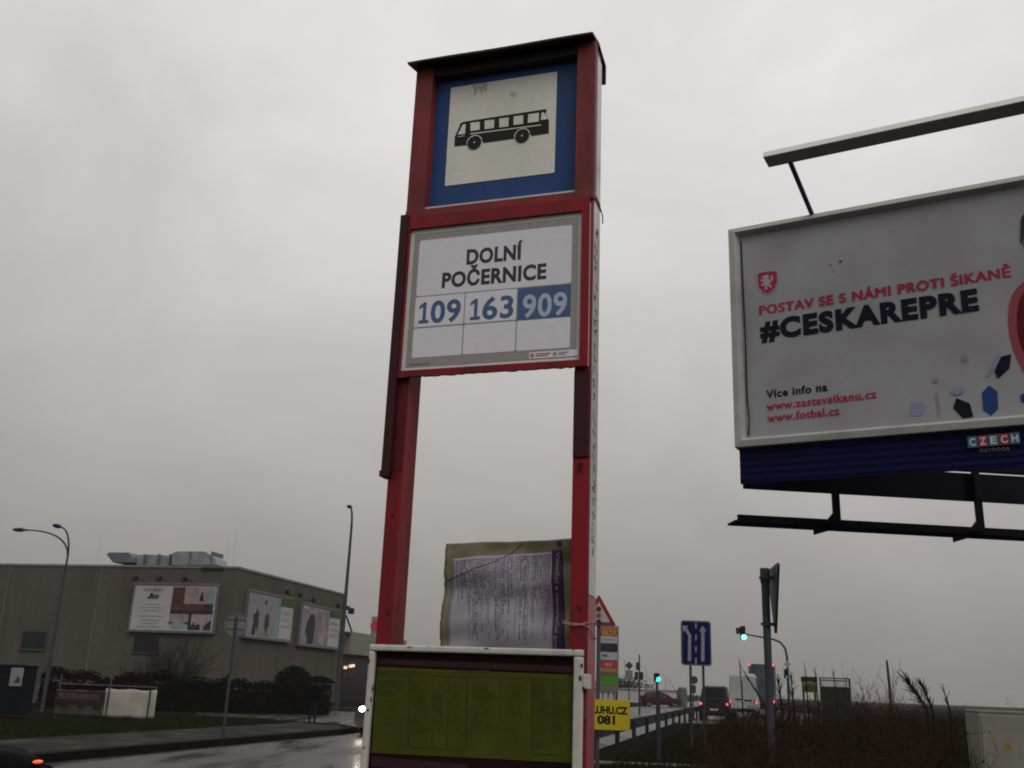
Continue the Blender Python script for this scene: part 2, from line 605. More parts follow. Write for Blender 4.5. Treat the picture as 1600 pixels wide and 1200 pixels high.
# the two posts (hollow steel, with a slot on the inner faces and bolts)
for x0, x1 in ((xl0, xl1), (xr0, xr1)):
    p = MB().box(x0, x1, 0.0, DEP, 0.0, 3.72)
    o = p.build('post', M_red, stop, bevel=0.003)
MB().box(xl1 + .0003, xl1 + .0022, .003, DEP - .003, 1.2, 3.11).build('worn_inner_face', M_redworn, stop)
MB().box(xl0 + .0005, xl1 - .0005, -.0022, -.0003, lu(0, 2.24)[1], 2.545).build('grimy_post_front', M_maroonred, stop)
bolts = [(sp(*q, 0)) for q in ((613, 805), (606, 958), (903, 948), (906, 952))]
# inner worn faces and upper cladding of the sign box
zb = 3.15
k = MB()
k.box(xl0 - 0.002, -1.254 - U0, -0.006, DEP + 0.004, zb, 3.725)
k.box(-0.722 - U0, xr1 + 0.003, -0.006, DEP * 0.35, zb, 3.725)
split_build(k, 'sign_box_cladding', M_redworn, stop)
MB().box(xl0 - 0.004, xr1 + 0.004, -0.010, DEP, 3.118, 3.150).build('cross_beam', M_redworn, stop, bevel=0.004)
# canopy: folded dark sheet
can = MB()
x0c, x1c = lu(-1.362, 3.7, -0.05)[0], lu(-0.676, 3.7, -0.05)[0] + 0.004
zc = lu(0, 3.766, -0.05)[1]
pr = [(-0.05, zc - 0.006), (0.05, zc + 0.022), (0.165, zc + 0.004), (0.165, zc - 0.072), (0.158, zc - 0.072), (0.158, zc - 0.004), (0.05, zc + 0.012), (-0.05, zc - 0.014)]
nn = 10
for i in range(nn + 1):
    t = i / nn
    x = x0c + (x1c - x0c) * t
    sag = 0.0012 * math.sin(t * 9)
    k0 = len(can.v)
    can.v += [(x, y, z + sag) for y, z in pr]
    if i:
        m_ = len(pr)
        for j in range(m_):
            can.f.append([k0 - m_ + j, k0 - m_ + (j + 1) % m_, k0 + (j + 1) % m_, k0 + j])
            can.mi.append(0)
can.f.append(list(range(len(pr))))
can.mi.append(0)
can.f.append(list(range(len(can.v) - 1, len(can.v) - 1 - len(pr), -1)))
can.mi.append(0)
can.build('canopy', M_canopy, stop)
MB().box(xl1 + .01, xr0 - .006, 0.0, DEP, 3.68, zc - 0.012).build('top_beam', M_canopy, stop, bevel=0.003)

# blue sign panel
sd_ = 0.036
z1p = lambda x, y: (560 + x / 3.63636, 20 + y / 3.63636)
def P1(x, y, dep=sd_):
    return sp(*z1p(x, y), dep)
pan = MB().box(-1.262 - U0, -0.708 - U0, sd_, sd_ + 0.018, 3.15, 3.69).build('blue_sign_panel', M_signblue, stop)
wl, wr = P1(527, 428)[0], P1(1130, 332)[0]
wb_, wt = P1(497, 985)[1], P1(527, 428)[1]
wf = MB().prism(rrect(wl, wr, wb_, wt, 0.004), sd_ - 0.002, sd_ - 0.0002).build('white_field', M_signwhite, pan)
e = sd_ - 0.004
bus = MB()
bus.prism([P1(*q) for q in ((578, 634), (600, 622), (1048, 553), (1068, 550), (1071, 560), (1063, 573), (1084, 618), (1083, 686), (985, 701), (975, 684), (952, 668), (920, 668), (897, 684), (885, 716), (712, 741), (706, 722), (686, 704), (655, 702), (632, 716), (618, 752), (548, 760), (550, 708), (580, 640))], e, e + .001)
for cx_, cy_ in ((662, 742), (933, 704)):
    c = P1(cx_, cy_)
    bus.disc(c[0], c[1], 0.0248, e - .002, e)
bus.build('bus_pictogram', M_black, pan)
win = MB()
for qd in (((596, 640), (612, 637), (609, 692), (568, 697)), ((640, 630), (692, 624), (692, 669), (640, 677)), ((721, 618), (774, 612), (773, 659), (720, 666)),
           ((803, 606), (856, 600), (855, 650), (803, 657)), ((885, 594), (939, 587), (938, 636), (884, 642)), ((968, 582), (1028, 573), (1027, 622), (965, 630)),
           ((1043, 573), (1056, 570), (1078, 608), (1040, 615)), ((640, 690), (1040, 640), (1040, 645), (640, 696)), ((568, 708), (606, 702), (606, 705), (568, 711))):
    win.prism([P1(*q) for q in qd], e - .002, e - .0002)
for cx_, cy_ in ((662, 742), (933, 704)):
    c = P1(cx_, cy_)
    win.disc(c[0], c[1], 0.003, e - .004, e - .0022, 10)
    arc = [(c[0] + r_ * math.cos(a_), c[1] + r_ * math.sin(a_)) for r_, sgn in ((.0262, 1), (.0292, -1)) for a_ in [R(14 + 170 * (i if sgn > 0 else 16 - i) / 16) for i in range(17)]]
    win.prism(arc, e - .0025, e - .0021)
win.build('pictogram_detail', M_signwhite, pan)
st = MB()      # moss stains on the white field
M_stain = mat('moss_stain', (0.50, 0.48, 0.38), 0.8, 0.25, 60)
for poly in (((650, 408), (735, 398), (728, 455), (712, 440), (700, 470), (690, 430), (672, 462), (658, 480), (655, 440)), ((862, 462), (880, 452), (896, 464), (892, 478), (868, 482))):
    st.prism([P1(*q) for q in poly], sd_ - .0026, sd_ - .0021)
split_build(st, 'moss_stain', M_stain, pan)
MB().box(-1.254 - U0, -0.722 - U0, 0.004, 0.03, 3.150, 3.162).build('white_edge_strip', M_white_strip, stop)

# right hand side strip, white with scribbles; faded red below it
MB().box(xr1 + 0.001, xr1 + 0.003, 0.010, DEP - 0.004, 1.86, 3.69).build('side_strip', M_white_strip, stop)
MB().box(xr1 + 0.001, xr1 + 0.003, 0.004, DEP - 0.002, 0.02, 1.857).build('faded_side_face', M_pink, stop)
g = MB()
zz = 3.03
while zz > 1.98:
    h = rnd.uniform(0.012, 0.04)
    yc = 0.045 + rnd.uniform(-.012, .014)
    pts = []
    for i in range(5):
        pts.append((xr1 + 0.0036, yc + rnd.uniform(-.022, .022), zz - h * i / 4))
    g.tube(pts, rnd.uniform(0.0008, 0.0022), 5)
    zz -= h + rnd.uniform(0.0, 0.03)
g.build('marker_scribble', mat('marker_ink', (0.24, 0.20, 0.21), .6, .3, 30), stop)
g = MB()
g.tube([(xr1 + .006, 0.02, 3.135), (xr1 + .012, .03, 3.12), (xr1 + .022, .05, 3.08), (xr1 + .022, .052, 3.055)], 0.002, 6)
g.build('loose_wire', M_black, stop)

# route panel: red frame in front of the posts, sheet behind a lip
fd = -0.014
zF = lambda u, z, dep=fd: lu(u, z, dep)
fx0, fz0 = zF(-1.306, 2.552)
fx1, fz1 = zF(-0.672, 3.112)
ix0, iz0 = zF(-1.299, 2.570)
ix1, iz1 = zF(-0.697, 3.079)
rpn = thing('x', None, None)
bpy.data.objects.remove(rpn)
back = MB().box(fx0, fx1, fd + 0.004, -0.001, fz0, fz1).build('route_panel', M_panelborder, stop)
fr = MB()
fr.box(fx0, fx1, fd - 0.008, fd + 0.003, iz1, fz1 + 0.012)
# lower rail with a ragged, rusted lower edge
low = [(fx0, iz0), (fx1, iz0)]
n = 46
for i in range(n + 1):
    x = fx1 + (fx0 - fx1) * i / n
    low.append((x, fz0 - 0.004 + rnd.uniform(-0.0025, 0.002)))
fr.prism(low, fd - 0.008, fd + 0.003)
fr.box(ix1, fx1, fd - 0.008, fd + 0.003, iz0 + 0.0005, iz1 - 0.0005)
fr.box(fx0, ix0, fd - 0.008, fd + 0.003, iz0 + 0.0005, iz1 - 0.0005)
fr.build('panel_frame', M_red, back)
# rails the panel slides in
ra = MB()
lx0, lz0 = zF(-1.338, 2.232, -.02)
ra.box(lx0, fx0 - 0.0005, -0.030, 0.018, lz0, 3.125)
ra.box(lx0 - .004, fx0 - .002, -0.033, 0.02, lz0 - .012, lz0 + .008)
ra.build('slide_rail', M_maroon, stop, bevel=0.002)
ra = MB()
ra.box(-0.713 - U0, xr1 - 0.0005, -0.006, -0.0003, 2.262, 2.535)
ra.build('slide_rail', M_maroon, stop, bevel=0.002)
t2 = lambda u, z, y=fd: lu(u, z, fd)
def flat(name, polys, m, y, parent=back, th=0.0006):
    q = MB()
    for p in polys:
        q.prism(p, y - th, y)
    return split_build(q, name, m, parent)[0]
def rct(u0, u1, z0, z1, r=0.006):
    a, b = t2(u0, z0)
    c, d_ = t2(u1, z1)
    return rrect(a, c, b, d_, r)
y0 = fd + 0.004
flat('grey_margin', [rct(-1.284, -0.710, 2.584, 3.063, .002)], M_panelgrey, y0 - .0006)
cells = [rct(-1.264, -0.7305, 2.832, 3.036, .008)]
us = ((-1.2645, -1.0905), (-1.0865, -0.910), (-0.906, -0.7305))
for i, (a, b) in enumerate(us):
    if i < 2:
        cells.append(rct(a, b, 2.722, 2.8285, .005))
    cells.append(rct(a, b, 2.615, 2.7165, .006))
cells.append(rct(-0.862, -0.702, 2.586, 2.607, .001))
flat('white_cell', cells, M_panelwhite, y0 - .0014)
flat('blue_cell', [rct(us[2][0], us[2][1], 2.7195, 2.8285, .004)], M_routeblue, y0 - .0014)
yt = y0 - .0024
def rtext(s, u0, u1, z, cap, m, bold, y=yt, name='lettering', parent=back):
    a, b = t2(u0, z)
    c, _ = t2(u1, z)
    return text(s, a, c, b, cap, y, m, parent, bold, name=name, space=1.07)
rtext('DOLNÍ', -1.0905, -0.8955, 2.933, .050, M_ink, 0.040)
rtext('POČERNICE', -1.1735, -0.813, 2.8565, .050, M_ink, 0.040)
def one(u0, u1, z0, cap):
    a, b = t2(u0, z0)
    c, _ = t2(u1, z0)
    W_ = c - a
    P_ = [(0, 0), (1, 0), (1, .14), (.70, .14), (.70, 1), (.46, 1), (0, .84), (0, .69), (.38, .80), (.38, .14), (0, .14)]
    q = MB()
    q.prism([(a + W_ * x, b + cap * y) for x, y in P_], yt - .0006, yt)
    return q.build('route_number', M_routeblue, back)
one(-1.248, -1.213, 2.7345, .0735)
one(-1.067, -1.033, 2.7325, .0725)
rtext('09', -1.207, -1.101, 2.7345, .0735, M_routeblue, 0.026, name='route_number')
rtext('63', -1.026, -0.920, 2.7325, .0725, M_routeblue, 0.026, name='route_number')
rtext('909', -0.889, -0.742, 2.7275, .074, M_routepale, 0.024, name='route_number')
tiny = MB()
tm = MB()
for u0, cc in ((-0.852, 1), (-0.778, 0)):
    a, b = t2(u0, 2.5965)
    (tiny if cc else tm).ring(a, b, .0045, .0068, yt - .0005, yt)
    (tiny if cc else tm).box(a - .004, a + .004, yt - .0005, yt, b - .0012, b + .0012)
    for j, zz in enumerate((2.6005, 2.594)):
        x = u0 + .012
        while x < u0 + .055 - .008 * j - (.012 if not cc else 0):
            wv = rnd.uniform(.002, .006)
            a, b = t2(x, zz)
            (tiny if cc else tm).box(a, a + wv, yt - .0005, yt, b - .0016, b + .0016)
            x += wv + .0012
for i in range(11):
    a, b = t2(-1.270 + i * .0063, 2.5935)
    tm.box(a, a + .004, yt - .0005, yt, b - .003, b + rnd.uniform(.001, .004))
tiny.build('operator_mark', M_redprint, back)
tm.build('small_print', M_inkgrey, back)

# timetable case at the bottom
td = -0.035
def tz(u, z):
    return lu(u, z, td)
cz0 = 0.62
a0, ztop = tz(-1.337, 1.706)
a1, _ = tz(-0.674, 1.706)
case = MB().box(a0 + .004, a1 - .004, td + 0.022, -0.001, cz0, ztop - 0.003).build('timetable_case', M_casedark, stop, bevel=.003)
i0, zi1 = tz(-1.3175, 1.687)
i1, zi0 = tz(-0.7005, 1.66)[0], cz0 + 0.03
cf = MB()
cf.box(a0, a1, td, td + 0.022, zi1, ztop)
cf.box(a0, i0, td + .0004, td + 0.022, zi0 + .0005, zi1 - .0005)
cf.box(i1, a1, td + .0004, td + 0.022, zi0 + .0005, zi1 - .0005)
cf.box(a0, a1, td, td + 0.022, cz0, zi0)
cf.build('case_frame', M_caseframe, case, bevel=0.005)
ru = MB()
for (px, py, rx, rz) in ((576, 1033, .0035, .009), (573, 1058, .0022, .003), (575, 1109, .004, .004), (569, 1168, .003, .003), (909, 1040, .004, .006), (907, 1060, .004, .008), (896, 1015, .003, .002), (912, 1075, .004, .003), (640, 1011, .006, .0015), (760, 1013, .008, .0012), (583, 1075, .002, .010), (580, 1092, .002, .008)):
    x, z = sp(px, py, td)
    pts = [(x + rx * rnd.uniform(.7, 1.2) * math.cos(6.283 * i / 11), z + rz * rnd.uniform(.7, 1.2) * math.sin(6.283 * i / 11)) for i in range(11)]
    ru.prism(pts, td - .0015, td - .0002)
split_build(ru, 'rust_spot', M_rust, case)
hx = a1 + 0.0005
MB().box(hx, hx + .018, td + .002, -0.002, 1.600, 1.640).build('hinge', M_caseframe, case, bevel=.002)
MB().box(xr1 - .02, xr1 + .003, -.012, -0.0005, 1.52, 1.596).build('hinge', M_redworn, stop, bevel=.002)
ty = td + 0.0205
flat('case_header', [[tz(-1.313, 1.665), tz(-0.703, 1.661), tz(-0.703, 1.643), tz(-1.313, 1.649)]], M_casestrip, ty, case)
gl0, gz1 = tz(-1.3125, 1.641)
gl1, gz0 = tz(-0.7045, 1.398)
sheet_o = MB().prism([(gl0, gz1), (gl1, gz1 - .004), (gl1, gz0 + .006), (gl0, gz0)], ty - .001, ty).build('timetable_sheet', M_green_sheet, case)
flat('case_footer', [[tz(-1.31, 1.388), tz(-1.01, 1.382), tz(-1.01, 1.36), tz(-1.31, 1.36)]], M_casestrip, ty, case)
z4 = lambda x, y: (540 + x / 3.636, 900 + y / 3.636)
def P4(x, y):
    return sp(*z4(x, y), ty)
ln, fp = MB(), MB()
def hl(x0, x1, y, wd=1.6, mbx=ln, y1=None):
    y1 = y if y1 is None else y1
    mbx.prism([P4(x0, y - wd), P4(x1, y1 - wd), P4(x1, y1 + wd), P4(x0, y + wd)], ty - .002, ty - .0012)
def vl(x, ya, yb, wd=1.6, x2=None, mbx=ln):
    x2 = x if x2 is None else x2
    mbx.prism([P4(x - wd, ya), P4(x + wd, ya), P4(x2 + wd, yb), P4(x2 - wd, yb)], ty - .002, ty - .0012)
hl(180, 1270, 560, 1.6, ln, 590)
vl(365, 560, 970, 2, 355)
vl(500, 570, 975, 1.2, 490)
vl(585, 575, 985, 1.4, 580)
vl(690, 560, 990, 3, 684)
vl(880, 590, 830, 1.2, 876)
vl(1062, 585, 1010, 1.6, 1056)
vl(1178, 590, 1015, 1.2, 1172)
hl(350, 684, 970, 1.6, ln, 990)
hl(185, 350, 840, 1.2)
hl(715, 920, 862, 1.4, ln, 868)
hl(1055, 1230, 1010, 1.8, ln, 1020)
for cx0, cx1, ya, yb, st_ in ((190, 350, 590, 830, 9), (375, 480, 590, 900, 8), (505, 575, 600, 900, 8), (595, 675, 600, 880, 9), (725, 860, 610, 850, 9), (900, 1030, 615, 800, 9), (1070, 1165, 600, 990, 7), (1185, 1245, 600, 960, 8)):
    y = ya
    while y < yb:
        x = cx0
        end = cx1 - rnd.uniform(0, (cx1 - cx0) * .45)
        while x < end:
            wv = rnd.uniform(5, 22)
            if rnd.random() < .7:
                hl(x, min(x + wv, end), y, rnd.uniform(.9, 2.0), fp)
            x += wv + rnd.uniform(3, 8)
        y += st_
for cx0, cx1 in ((195, 300), (340, 480), (610, 690), (710, 820)):
    x = cx0
    while x < cx1:
        wv = rnd.uniform(6, 14)
        hl(x, x + wv, 545, rnd.uniform(5, 8), fp)
        x += wv + 4
ln.build('table_lines', M_greenline, sheet_o)
fp.build('faint_print', M_greenfaint, sheet_o)
MB().box(i0 + .001, i1 - .001, td + .012, td + .014, zi0 + .001, zi1 - .001).build('glass_pane', M_glass, case)
bo = MB()
for x, z in bolts:
    bo.disc(x, z, .0042, -.003, -.0004, 10)
split_build(bo, 'bolt_head', M_rust, stop)
sm_ = MB()      # soot marks on the right post
for px, py, rx, rz in ((906, 726, .011, .007), (902, 705, .004, .004), (905, 735, .008, .005)):
    x, z = sp(px, py, -.0065)
    sm_.prism([(x + rx * rnd.uniform(.6, 1.1) * math.cos(6.283 * i / 13), z + rz * rnd.uniform(.6, 1.1) * math.sin(6.283 * i / 13)) for i in range(13)], -.0074, -.0064)
split_build(sm_, 'soot_mark', M_black, stop)

# ------------------------------------------------------------------ laminated notice tied to the post
nd = 0.115
NM_film = mat('yellowed_film', (0.195, 0.175, 0.11), 0.3, 0.18, 14, coat=0.3)
NM_paper = mat('wet_notice_paper', (0.35, 0.335, 0.375), 0.35, 0.10, 9, coat=0.2)
NM_purple = mat('purple_print', (0.062, 0.026, 0.080), 0.5, 0.15, 12)
NM_text = mat('notice_print', (0.10, 0.088, 0.125), 0.6, 0.15)
zn = lambda x, y: (680 + x * 260 / 1600, 830 + y * 260 / 1600)
def PN(x, y):
    return sp(*zn(x, y), nd)
notice = thing('notice', 'crumpled laminated timetable notice with a purple stripe tied to the red post', 'notice', ST.world(U0, nd), -ST.yaw)
def nz_(x, z):
    return 0.007 * math.sin(x * 21 + z * 9) + 0.005 * math.sin(z * 41 + 1 + x * 6) + 0.004 * math.sin(x * 47 - z * 25) + 0.0012 * math.sin(z * 83 - x * 19)
def NL(x, y):
    return PN(x, y)
def warp_grid(corners, nu, nv, off, name, m, parent, ragged=0.0, th=0.0006):
    q = MB()
    (ax, az), (bx, bz), (cx_, cz_), (dx, dz) = corners     # TL TR BR BL
    for j in range(nv + 1):
        t = j / nv
        for i in range(nu + 1):
            s = i / nu
            x = (ax * (1 - s) + bx * s) * (1 - t) + (dx * (1 - s) + cx_ * s) * t
            z = (az * (1 - s) + bz * s) * (1 - t) + (dz * (1 - s) + cz_ * s) * t
            if i == 0 and ragged:
                x += rnd.uniform(-ragged, ragged)
            q.v.append((x, off + nz_(x, z), z))
    for j in range(nv):
        for i in range(nu):
            k_ = j * (nu + 1) + i
            q.f.append([k_, k_ + nu + 1, k_ + nu + 2, k_ + 1])
            q.mi.append(0)
    o = q.build(name, m, parent, smooth=True)
    s_ = o.modifiers.new('solid', 'SOLIDIFY')
    s_.thickness = th
    s_.offset = 1
    return o
def ext(c, z):
    return c
TL, TR, BR, BL = PN(97, 118), PN(1330, 76), PN(1310, 1200), PN(38, 1200)
film = warp_grid((TL, TR, BR, BL), 40, 60, 0, 'film', NM_film, notice, ragged=.002)
MBpl = warp_grid((PN(160, 262), PN(1122, 195), PN(1135, 1195), PN(112, 1195)), 30, 40, -.0012, 'paper', NM_paper, notice)
warp_grid((PN(1120, 180), PN(1226, 174), PN(1244, 1195), PN(1133, 1195)), 6, 40, -.0019, 'purple_stripe', NM_purple, notice)
ntx = MB()
cols_ = 56
for i in range(cols_):
    t = i / (cols_ - 1)
    xs = 170 + t * 925
    if rnd.random() < .04:
        continue
    top = 285 - t * 72
    bot = rnd.choice((560, 640, 700, 850, 1000, 1050, 1050)) if 300 < xs else rnd.choice((540, 650, 700))
    wd = rnd.choice((5, 6, 7, 10))
    y = top
    while y < bot:
        hgt = rnd.uniform(14, 60)
        if rnd.random() < .88:
            c4 = [PN(xs - wd / 2, y), PN(xs + wd / 2, y), PN(xs + wd / 2 - 2, min(y + hgt, bot)), PN(xs - wd / 2 - 2, min(y + hgt, bot))]
            ntx.add([(x, -.0022 + nz_(x, z), z) for x, z in c4], [(0, 3, 2, 1)])
        y += hgt + rnd.uniform(4, 14)
ntx.build('notice_print', NM_text, notice)
vt = MB()
tx0, tz0 = PN(1158, 205)
_, tz1 = PN(1158, 1150)
text('Vánoční a novoroční provoz', tz0, tz1 - .035, tx0 + 0.002, .0125, -.0030, None, None, 0.006, rot90=True, mb=vt)
vt.v = [(x, y + nz_(x, z), z) for x, y, z in vt.v]
vt.build('lettering', NM_paper, notice)
q = MB()
cl = [PN(1170, 100), PN(1222, 96), PN(1224, 150), PN(1172, 154)]
q.add([(x, -.0022 + nz_(x, z), z) for x, z in cl], [(0, 3, 2, 1)])
q.build('corner_mark', NM_purple, notice)
q = MB()     # fold line pressed across the notice, darker than the film
pts = [PN(80, 478), PN(300, 400), PN(560, 300), PN(720, 215), PN(835, 105)]
pts = [pts[i][j] if False else tuple(Vector(pts[i]).lerp(Vector(pts[i + 1]), j / 8)) for i in range(len(pts) - 1) for j in range(8)] + [pts[-1]]
q.tube([(x, -.0030 + nz_(x, z), z) for x, z in pts], .0010, 6)
q.build('fold', mat('fold_dark_film', (0.15, 0.135, 0.14), 0.5, 0.1), notice)
sx = xr1
tie = MB()
zt = 1.775
tie.tube([(xr0 - .02, -.004, zt + .004), (xr0, -.006, zt), (xr0 + .02, -.0075, zt - .003), (xr1 - .004, -.006, zt + .004), (xr1 + .006, .005, zt + .007), (xr1 + .012, .06, zt + .012), (xr1 + .008, .12, zt + .008)], .0016, 6)
tie.tube([(xr0 - .02, -.003, zt + .010), (xr0, -.006, zt + .004), (xr1 - .004, -.007, zt - .002), (xr1 + .006, .004, zt - .010), (xr1 + .009, .05, zt - .030), (xr1 + .004, .11, zt - .034)], .0016, 6)
tie.v = [(x, y - nd, z) for x, y, z in tie.v]
tie.build('tie_string', mat('pinkish_string', (0.42, 0.26, 0.25), 0.7, 0.2, 40), notice)

# ------------------------------------------------------------------ billboard
BB = Frame(0.504996, (0, 0))
DB = 10.9
BB.o = BB.ay * DB
def bp(px, py, dep=0.0):
    return BB.uv(px, py, dep)
z5 = lambda x, y: (1130 + x * 470 / 1600, 130 + y * 470 / 1600)
z6 = lambda x, y: (1130 + x / 3.243, 480 + y / 3.243)
bill = thing('billboard', 'large grey framed anti bullying billboard over a blue corrugated apron', 'billboard', BB.o, -BB.yaw)
W1 = 2.20
M_frame = grime('billboard_frame', (0.48, 0.48, 0.45), (0.32, 0.315, 0.285), scale=2, rough=0.4, streak=(1, 1, 1))
M_poster = mat('poster_paper', (0.300, 0.294, 0.306), 0.5, 0.10, 1.3, spec=.25, c2=(0.385, 0.385, 0.398), detail=6)
M_navy = mat('navy_steel', (0.006, 0.007, 0.045), 0.6, 0.25, 2, spec=.06)
M_navydk = mat('dark_navy_steel', (0.006, 0.006, 0.012), 0.6, 0.3, 2, spec=.1)
zo1, zo0, zi1_, zi0_ = 7.055, 4.305, 6.955, 4.428
f_ = MB()
def bar(x0, x1, z0, z1):
    f_.box(x0, x1, -0.09, 0.10, z0, z1)
# mitred frame with a sloping inner face
def mitre(o, i):
    vs = []
    for (x, z), y in zip(o, (-.06, -.06)):
        vs.append((x, y, z))
ox0, ox1, ix0_, ix1_ = -3.04, W1, -2.915, W1 - .12
outer = [(ox0, zo0), (ox1, zo0), (ox1, zo1), (ox0, zo1)]
inner = [(ix0_, zi0_), (ix1_, zi0_), (ix1_, zi1_), (ix0_, zi1_)]
mid = [((a[0] * .35 + b[0] * .65), (a[1] * .35 + b[1] * .65)) for a, b in zip(outer, inner)]
vs = [(x, 0.10, z) for x, z in outer] + [(x, -0.075, z) for x, z in outer] + [(x, -0.095, z) for x, z in mid] + [(x, 0.0, z) for x, z in inner]
fs = []
for r_ in range(3):
    for i in range(4):
        j = (i + 1) % 4
        fs.append((r_ * 4 + i, r_ * 4 + j, (r_ + 1) * 4 + j, (r_ + 1) * 4 + i))
f_.add(vs, fs)
f_.build('frame', M_frame, bill, bevel=0.008)
po = MB()
nu, nv = 40, 20
for j in range(nv + 1):
    for i in range(nu + 1):
        x = ix0_ - .01 + (ix1_ - ix0_ + .02) * i / nu
        z = zi0_ - .01 + (zi1_ - zi0_ + .02) * j / nv
        po.v.append((x, -0.004 + .0025 * math.sin(x * 5.3 + z) + .002 * math.sin(z * 7 + x * 2), z))
for j in range(nv):
    for i in range(nu):
        k_ = j * (nu + 1) + i
        po.f.append([k_, k_ + 1, k_ + nu + 2, k_ + nu + 1])
        po.mi.append(0)
poster = po.build('poster', M_poster, bill, smooth=True)
M_navyink = mat('navy_print', (0.010, 0.010, 0.024), 0.6, 0.15, 5, spec=.08)
M_bred = mat('poster_red', (0.38, 0.035, 0.070), 0.6, 0.10, 3, spec=.1)
M_pblue = mat('poster_blue', (0.022, 0.055, 0.20), 0.6, 0.12, 3, spec=.1)
M_plav = mat('poster_lavender', (0.26, 0.26, 0.40), 0.5, 0.1, 3)
M_pgrey = mat('poster_shard_grey', (0.26, 0.255, 0.29), 0.5, 0.1, 3)
yb = -0.0105
pm2 = MB()
for k_, (sx_, sz_) in enumerate(((0, 0), (.005, .004), (.010, -.003), (.013, .003), (.016, 0))):      # struck five times over for the heavy weight
    text('POSTAV SE S NÁMI PROTI ŠIKANĚ', -2.716 + sx_, -0.047 + sx_, 5.905 + sz_, .110, yb - .0003 * k_, None, None, 0.0, z1=5.938 + sz_, space=1.12, mb=pm2)
pm2.build('lettering', M_bred, poster)
text('#CESKAREPRE', -2.712, -0.374, 5.592, .222, yb, M_navyink, poster, 0.058, z1=5.622, space=1.16)
text('Více info na', -2.672, -1.985, 4.876, .088, yb, M_navyink, poster, 0.034, z1=4.892, space=1.12)
text('www.zastavsikanu.cz', -2.676, -1.469, 4.728, .088, yb, M_bred, poster, 0.034, z1=4.755, space=1.12)
text('www.fotbal.cz', -2.670, -1.869, 4.590, .088, yb, M_bred, poster, 0.034, z1=4.604, space=1.12)
def pflat(name, polys, m, y=yb, th=.001):
    q = MB()
    for p in polys:
        q.prism(p, y - th, y)
    return split_build(q, name, m, poster)[0]
b5 = lambda *a: [bp(*z5(*q), yb) for q in a]
b6 = lambda *a: [bp(*z6(*q), yb) for q in a]
zr = lambda x, y: (1400 + x / 3.0, 320 + y / 3.0)
br_ = lambda *a: [bp(*zr(*q), yb) for q in a]
M_crestw = mat('crest_white', (0.40, 0.38, 0.385), 0.5, 0.05)
pflat('crest_border', [b5((178, 1012), (205, 1002), (262, 994), (290, 999), (291, 1060), (280, 1095), (240, 1128), (200, 1108), (182, 1080))], M_crestw, yb)
pflat('crest', [b5((183, 1014), (207, 1006), (260, 999), (286, 1003), (287, 1060), (276, 1090), (239, 1122), (203, 1103), (187, 1078))], M_bred, yb - .0012)
pflat('crest_lion', [b5((222, 1024), (230, 1018), (240, 1020), (244, 1030), (240, 1040), (248, 1048), (256, 1040), (252, 1028), (258, 1020), (266, 1030), (264, 1046), (254, 1058), (246, 1062), (250, 1072), (258, 1078), (254, 1090), (246, 1086), (240, 1078), (232, 1080), (236, 1094), (228, 1100), (220, 1092), (224, 1080), (216, 1074), (206, 1080), (202, 1072), (212, 1064), (220, 1060), (210, 1054), (200, 1056), (198, 1046), (210, 1044), (218, 1046), (212, 1036), (204, 1034), (208, 1026))], M_crestw, yb - .0024)
pflat('dark_shard', [b6((1408, 250), (1460, 238), (1450, 310), (1392, 362), (1375, 325)), b6((1182, 460), (1250, 488), (1268, 555), (1215, 563), (1165, 510))], M_navyink)
pflat('blue_shard', [b6((1348, 396), (1390, 428), (1393, 515), (1358, 550), (1318, 520), (1312, 432)), b6((1505, 445), (1560, 420), (1560, 500), (1510, 478))], M_pblue)
pflat('lavender_shard', [b6((948, 488), (1010, 480), (1028, 505), (1005, 550), (945, 552)), b6((1165, 408), (1212, 402), (1220, 430), (1190, 446), (1155, 438)), b6((1380, 250), (1400, 232), (1392, 285), (1345, 350), (1332, 352))], M_plav)
pflat('grey_shard', [b6((1215, 240), (1235, 238), (1240, 262), (1222, 280), (1210, 262)), b6((1062, 360), (1085, 358), (1090, 376), (1070, 384), (1058, 372)), b6((1076, 440), (1082, 430), (1098, 500), (1096, 560), (1088, 552))], M_pgrey)
# printed footballer running out of the right side of the poster
M_shirt = mat('printed_red_shirt', (0.11, 0.012, 0.020), 0.6, 0.4, 2.2, spec=.1)
M_sleeve = mat('printed_pink_sleeve', (0.30, 0.055, 0.078), 0.6, 0.15, 4)
M_skin = mat('printed_skin', (0.20, 0.105, 0.075), 0.5, 0.2, 3)
M_hairp = mat('printed_hair', (0.035, 0.022, 0.016), 0.5, 0.3, 6)
pflat('printed_sleeve', [br_((600, 360), (570, 385), (545, 420), (530, 470), (525, 540), (530, 610), (548, 680), (575, 740), (600, 785), (640, 800), (640, 350))], M_sleeve)
pflat('printed_shirt', [br_((640, 385), (610, 400), (580, 440), (566, 510), (566, 580), (580, 650), (610, 720), (650, 770), (900, 760), (900, 380))], M_shirt, yb - .0012)
pflat('printed_face', [br_((600, 190), (588, 175), (590, 120), (640, 60), (760, 60), (800, 200), (720, 330), (640, 300))], M_skin, yb)
pflat('printed_hair', [br_((592, 185), (583, 170), (586, 60), (620, 20), (740, -10), (800, 60), (650, 70), (606, 110))], M_hairp, yb - .0012)
pflat('stain', [b5((612, 945), (625, 940), (636, 946), (624, 955)), b5((566, 962), (574, 960), (576, 968), (568, 970)), b5((580, 996), (588, 994), (588, 1002))], M_redprint)
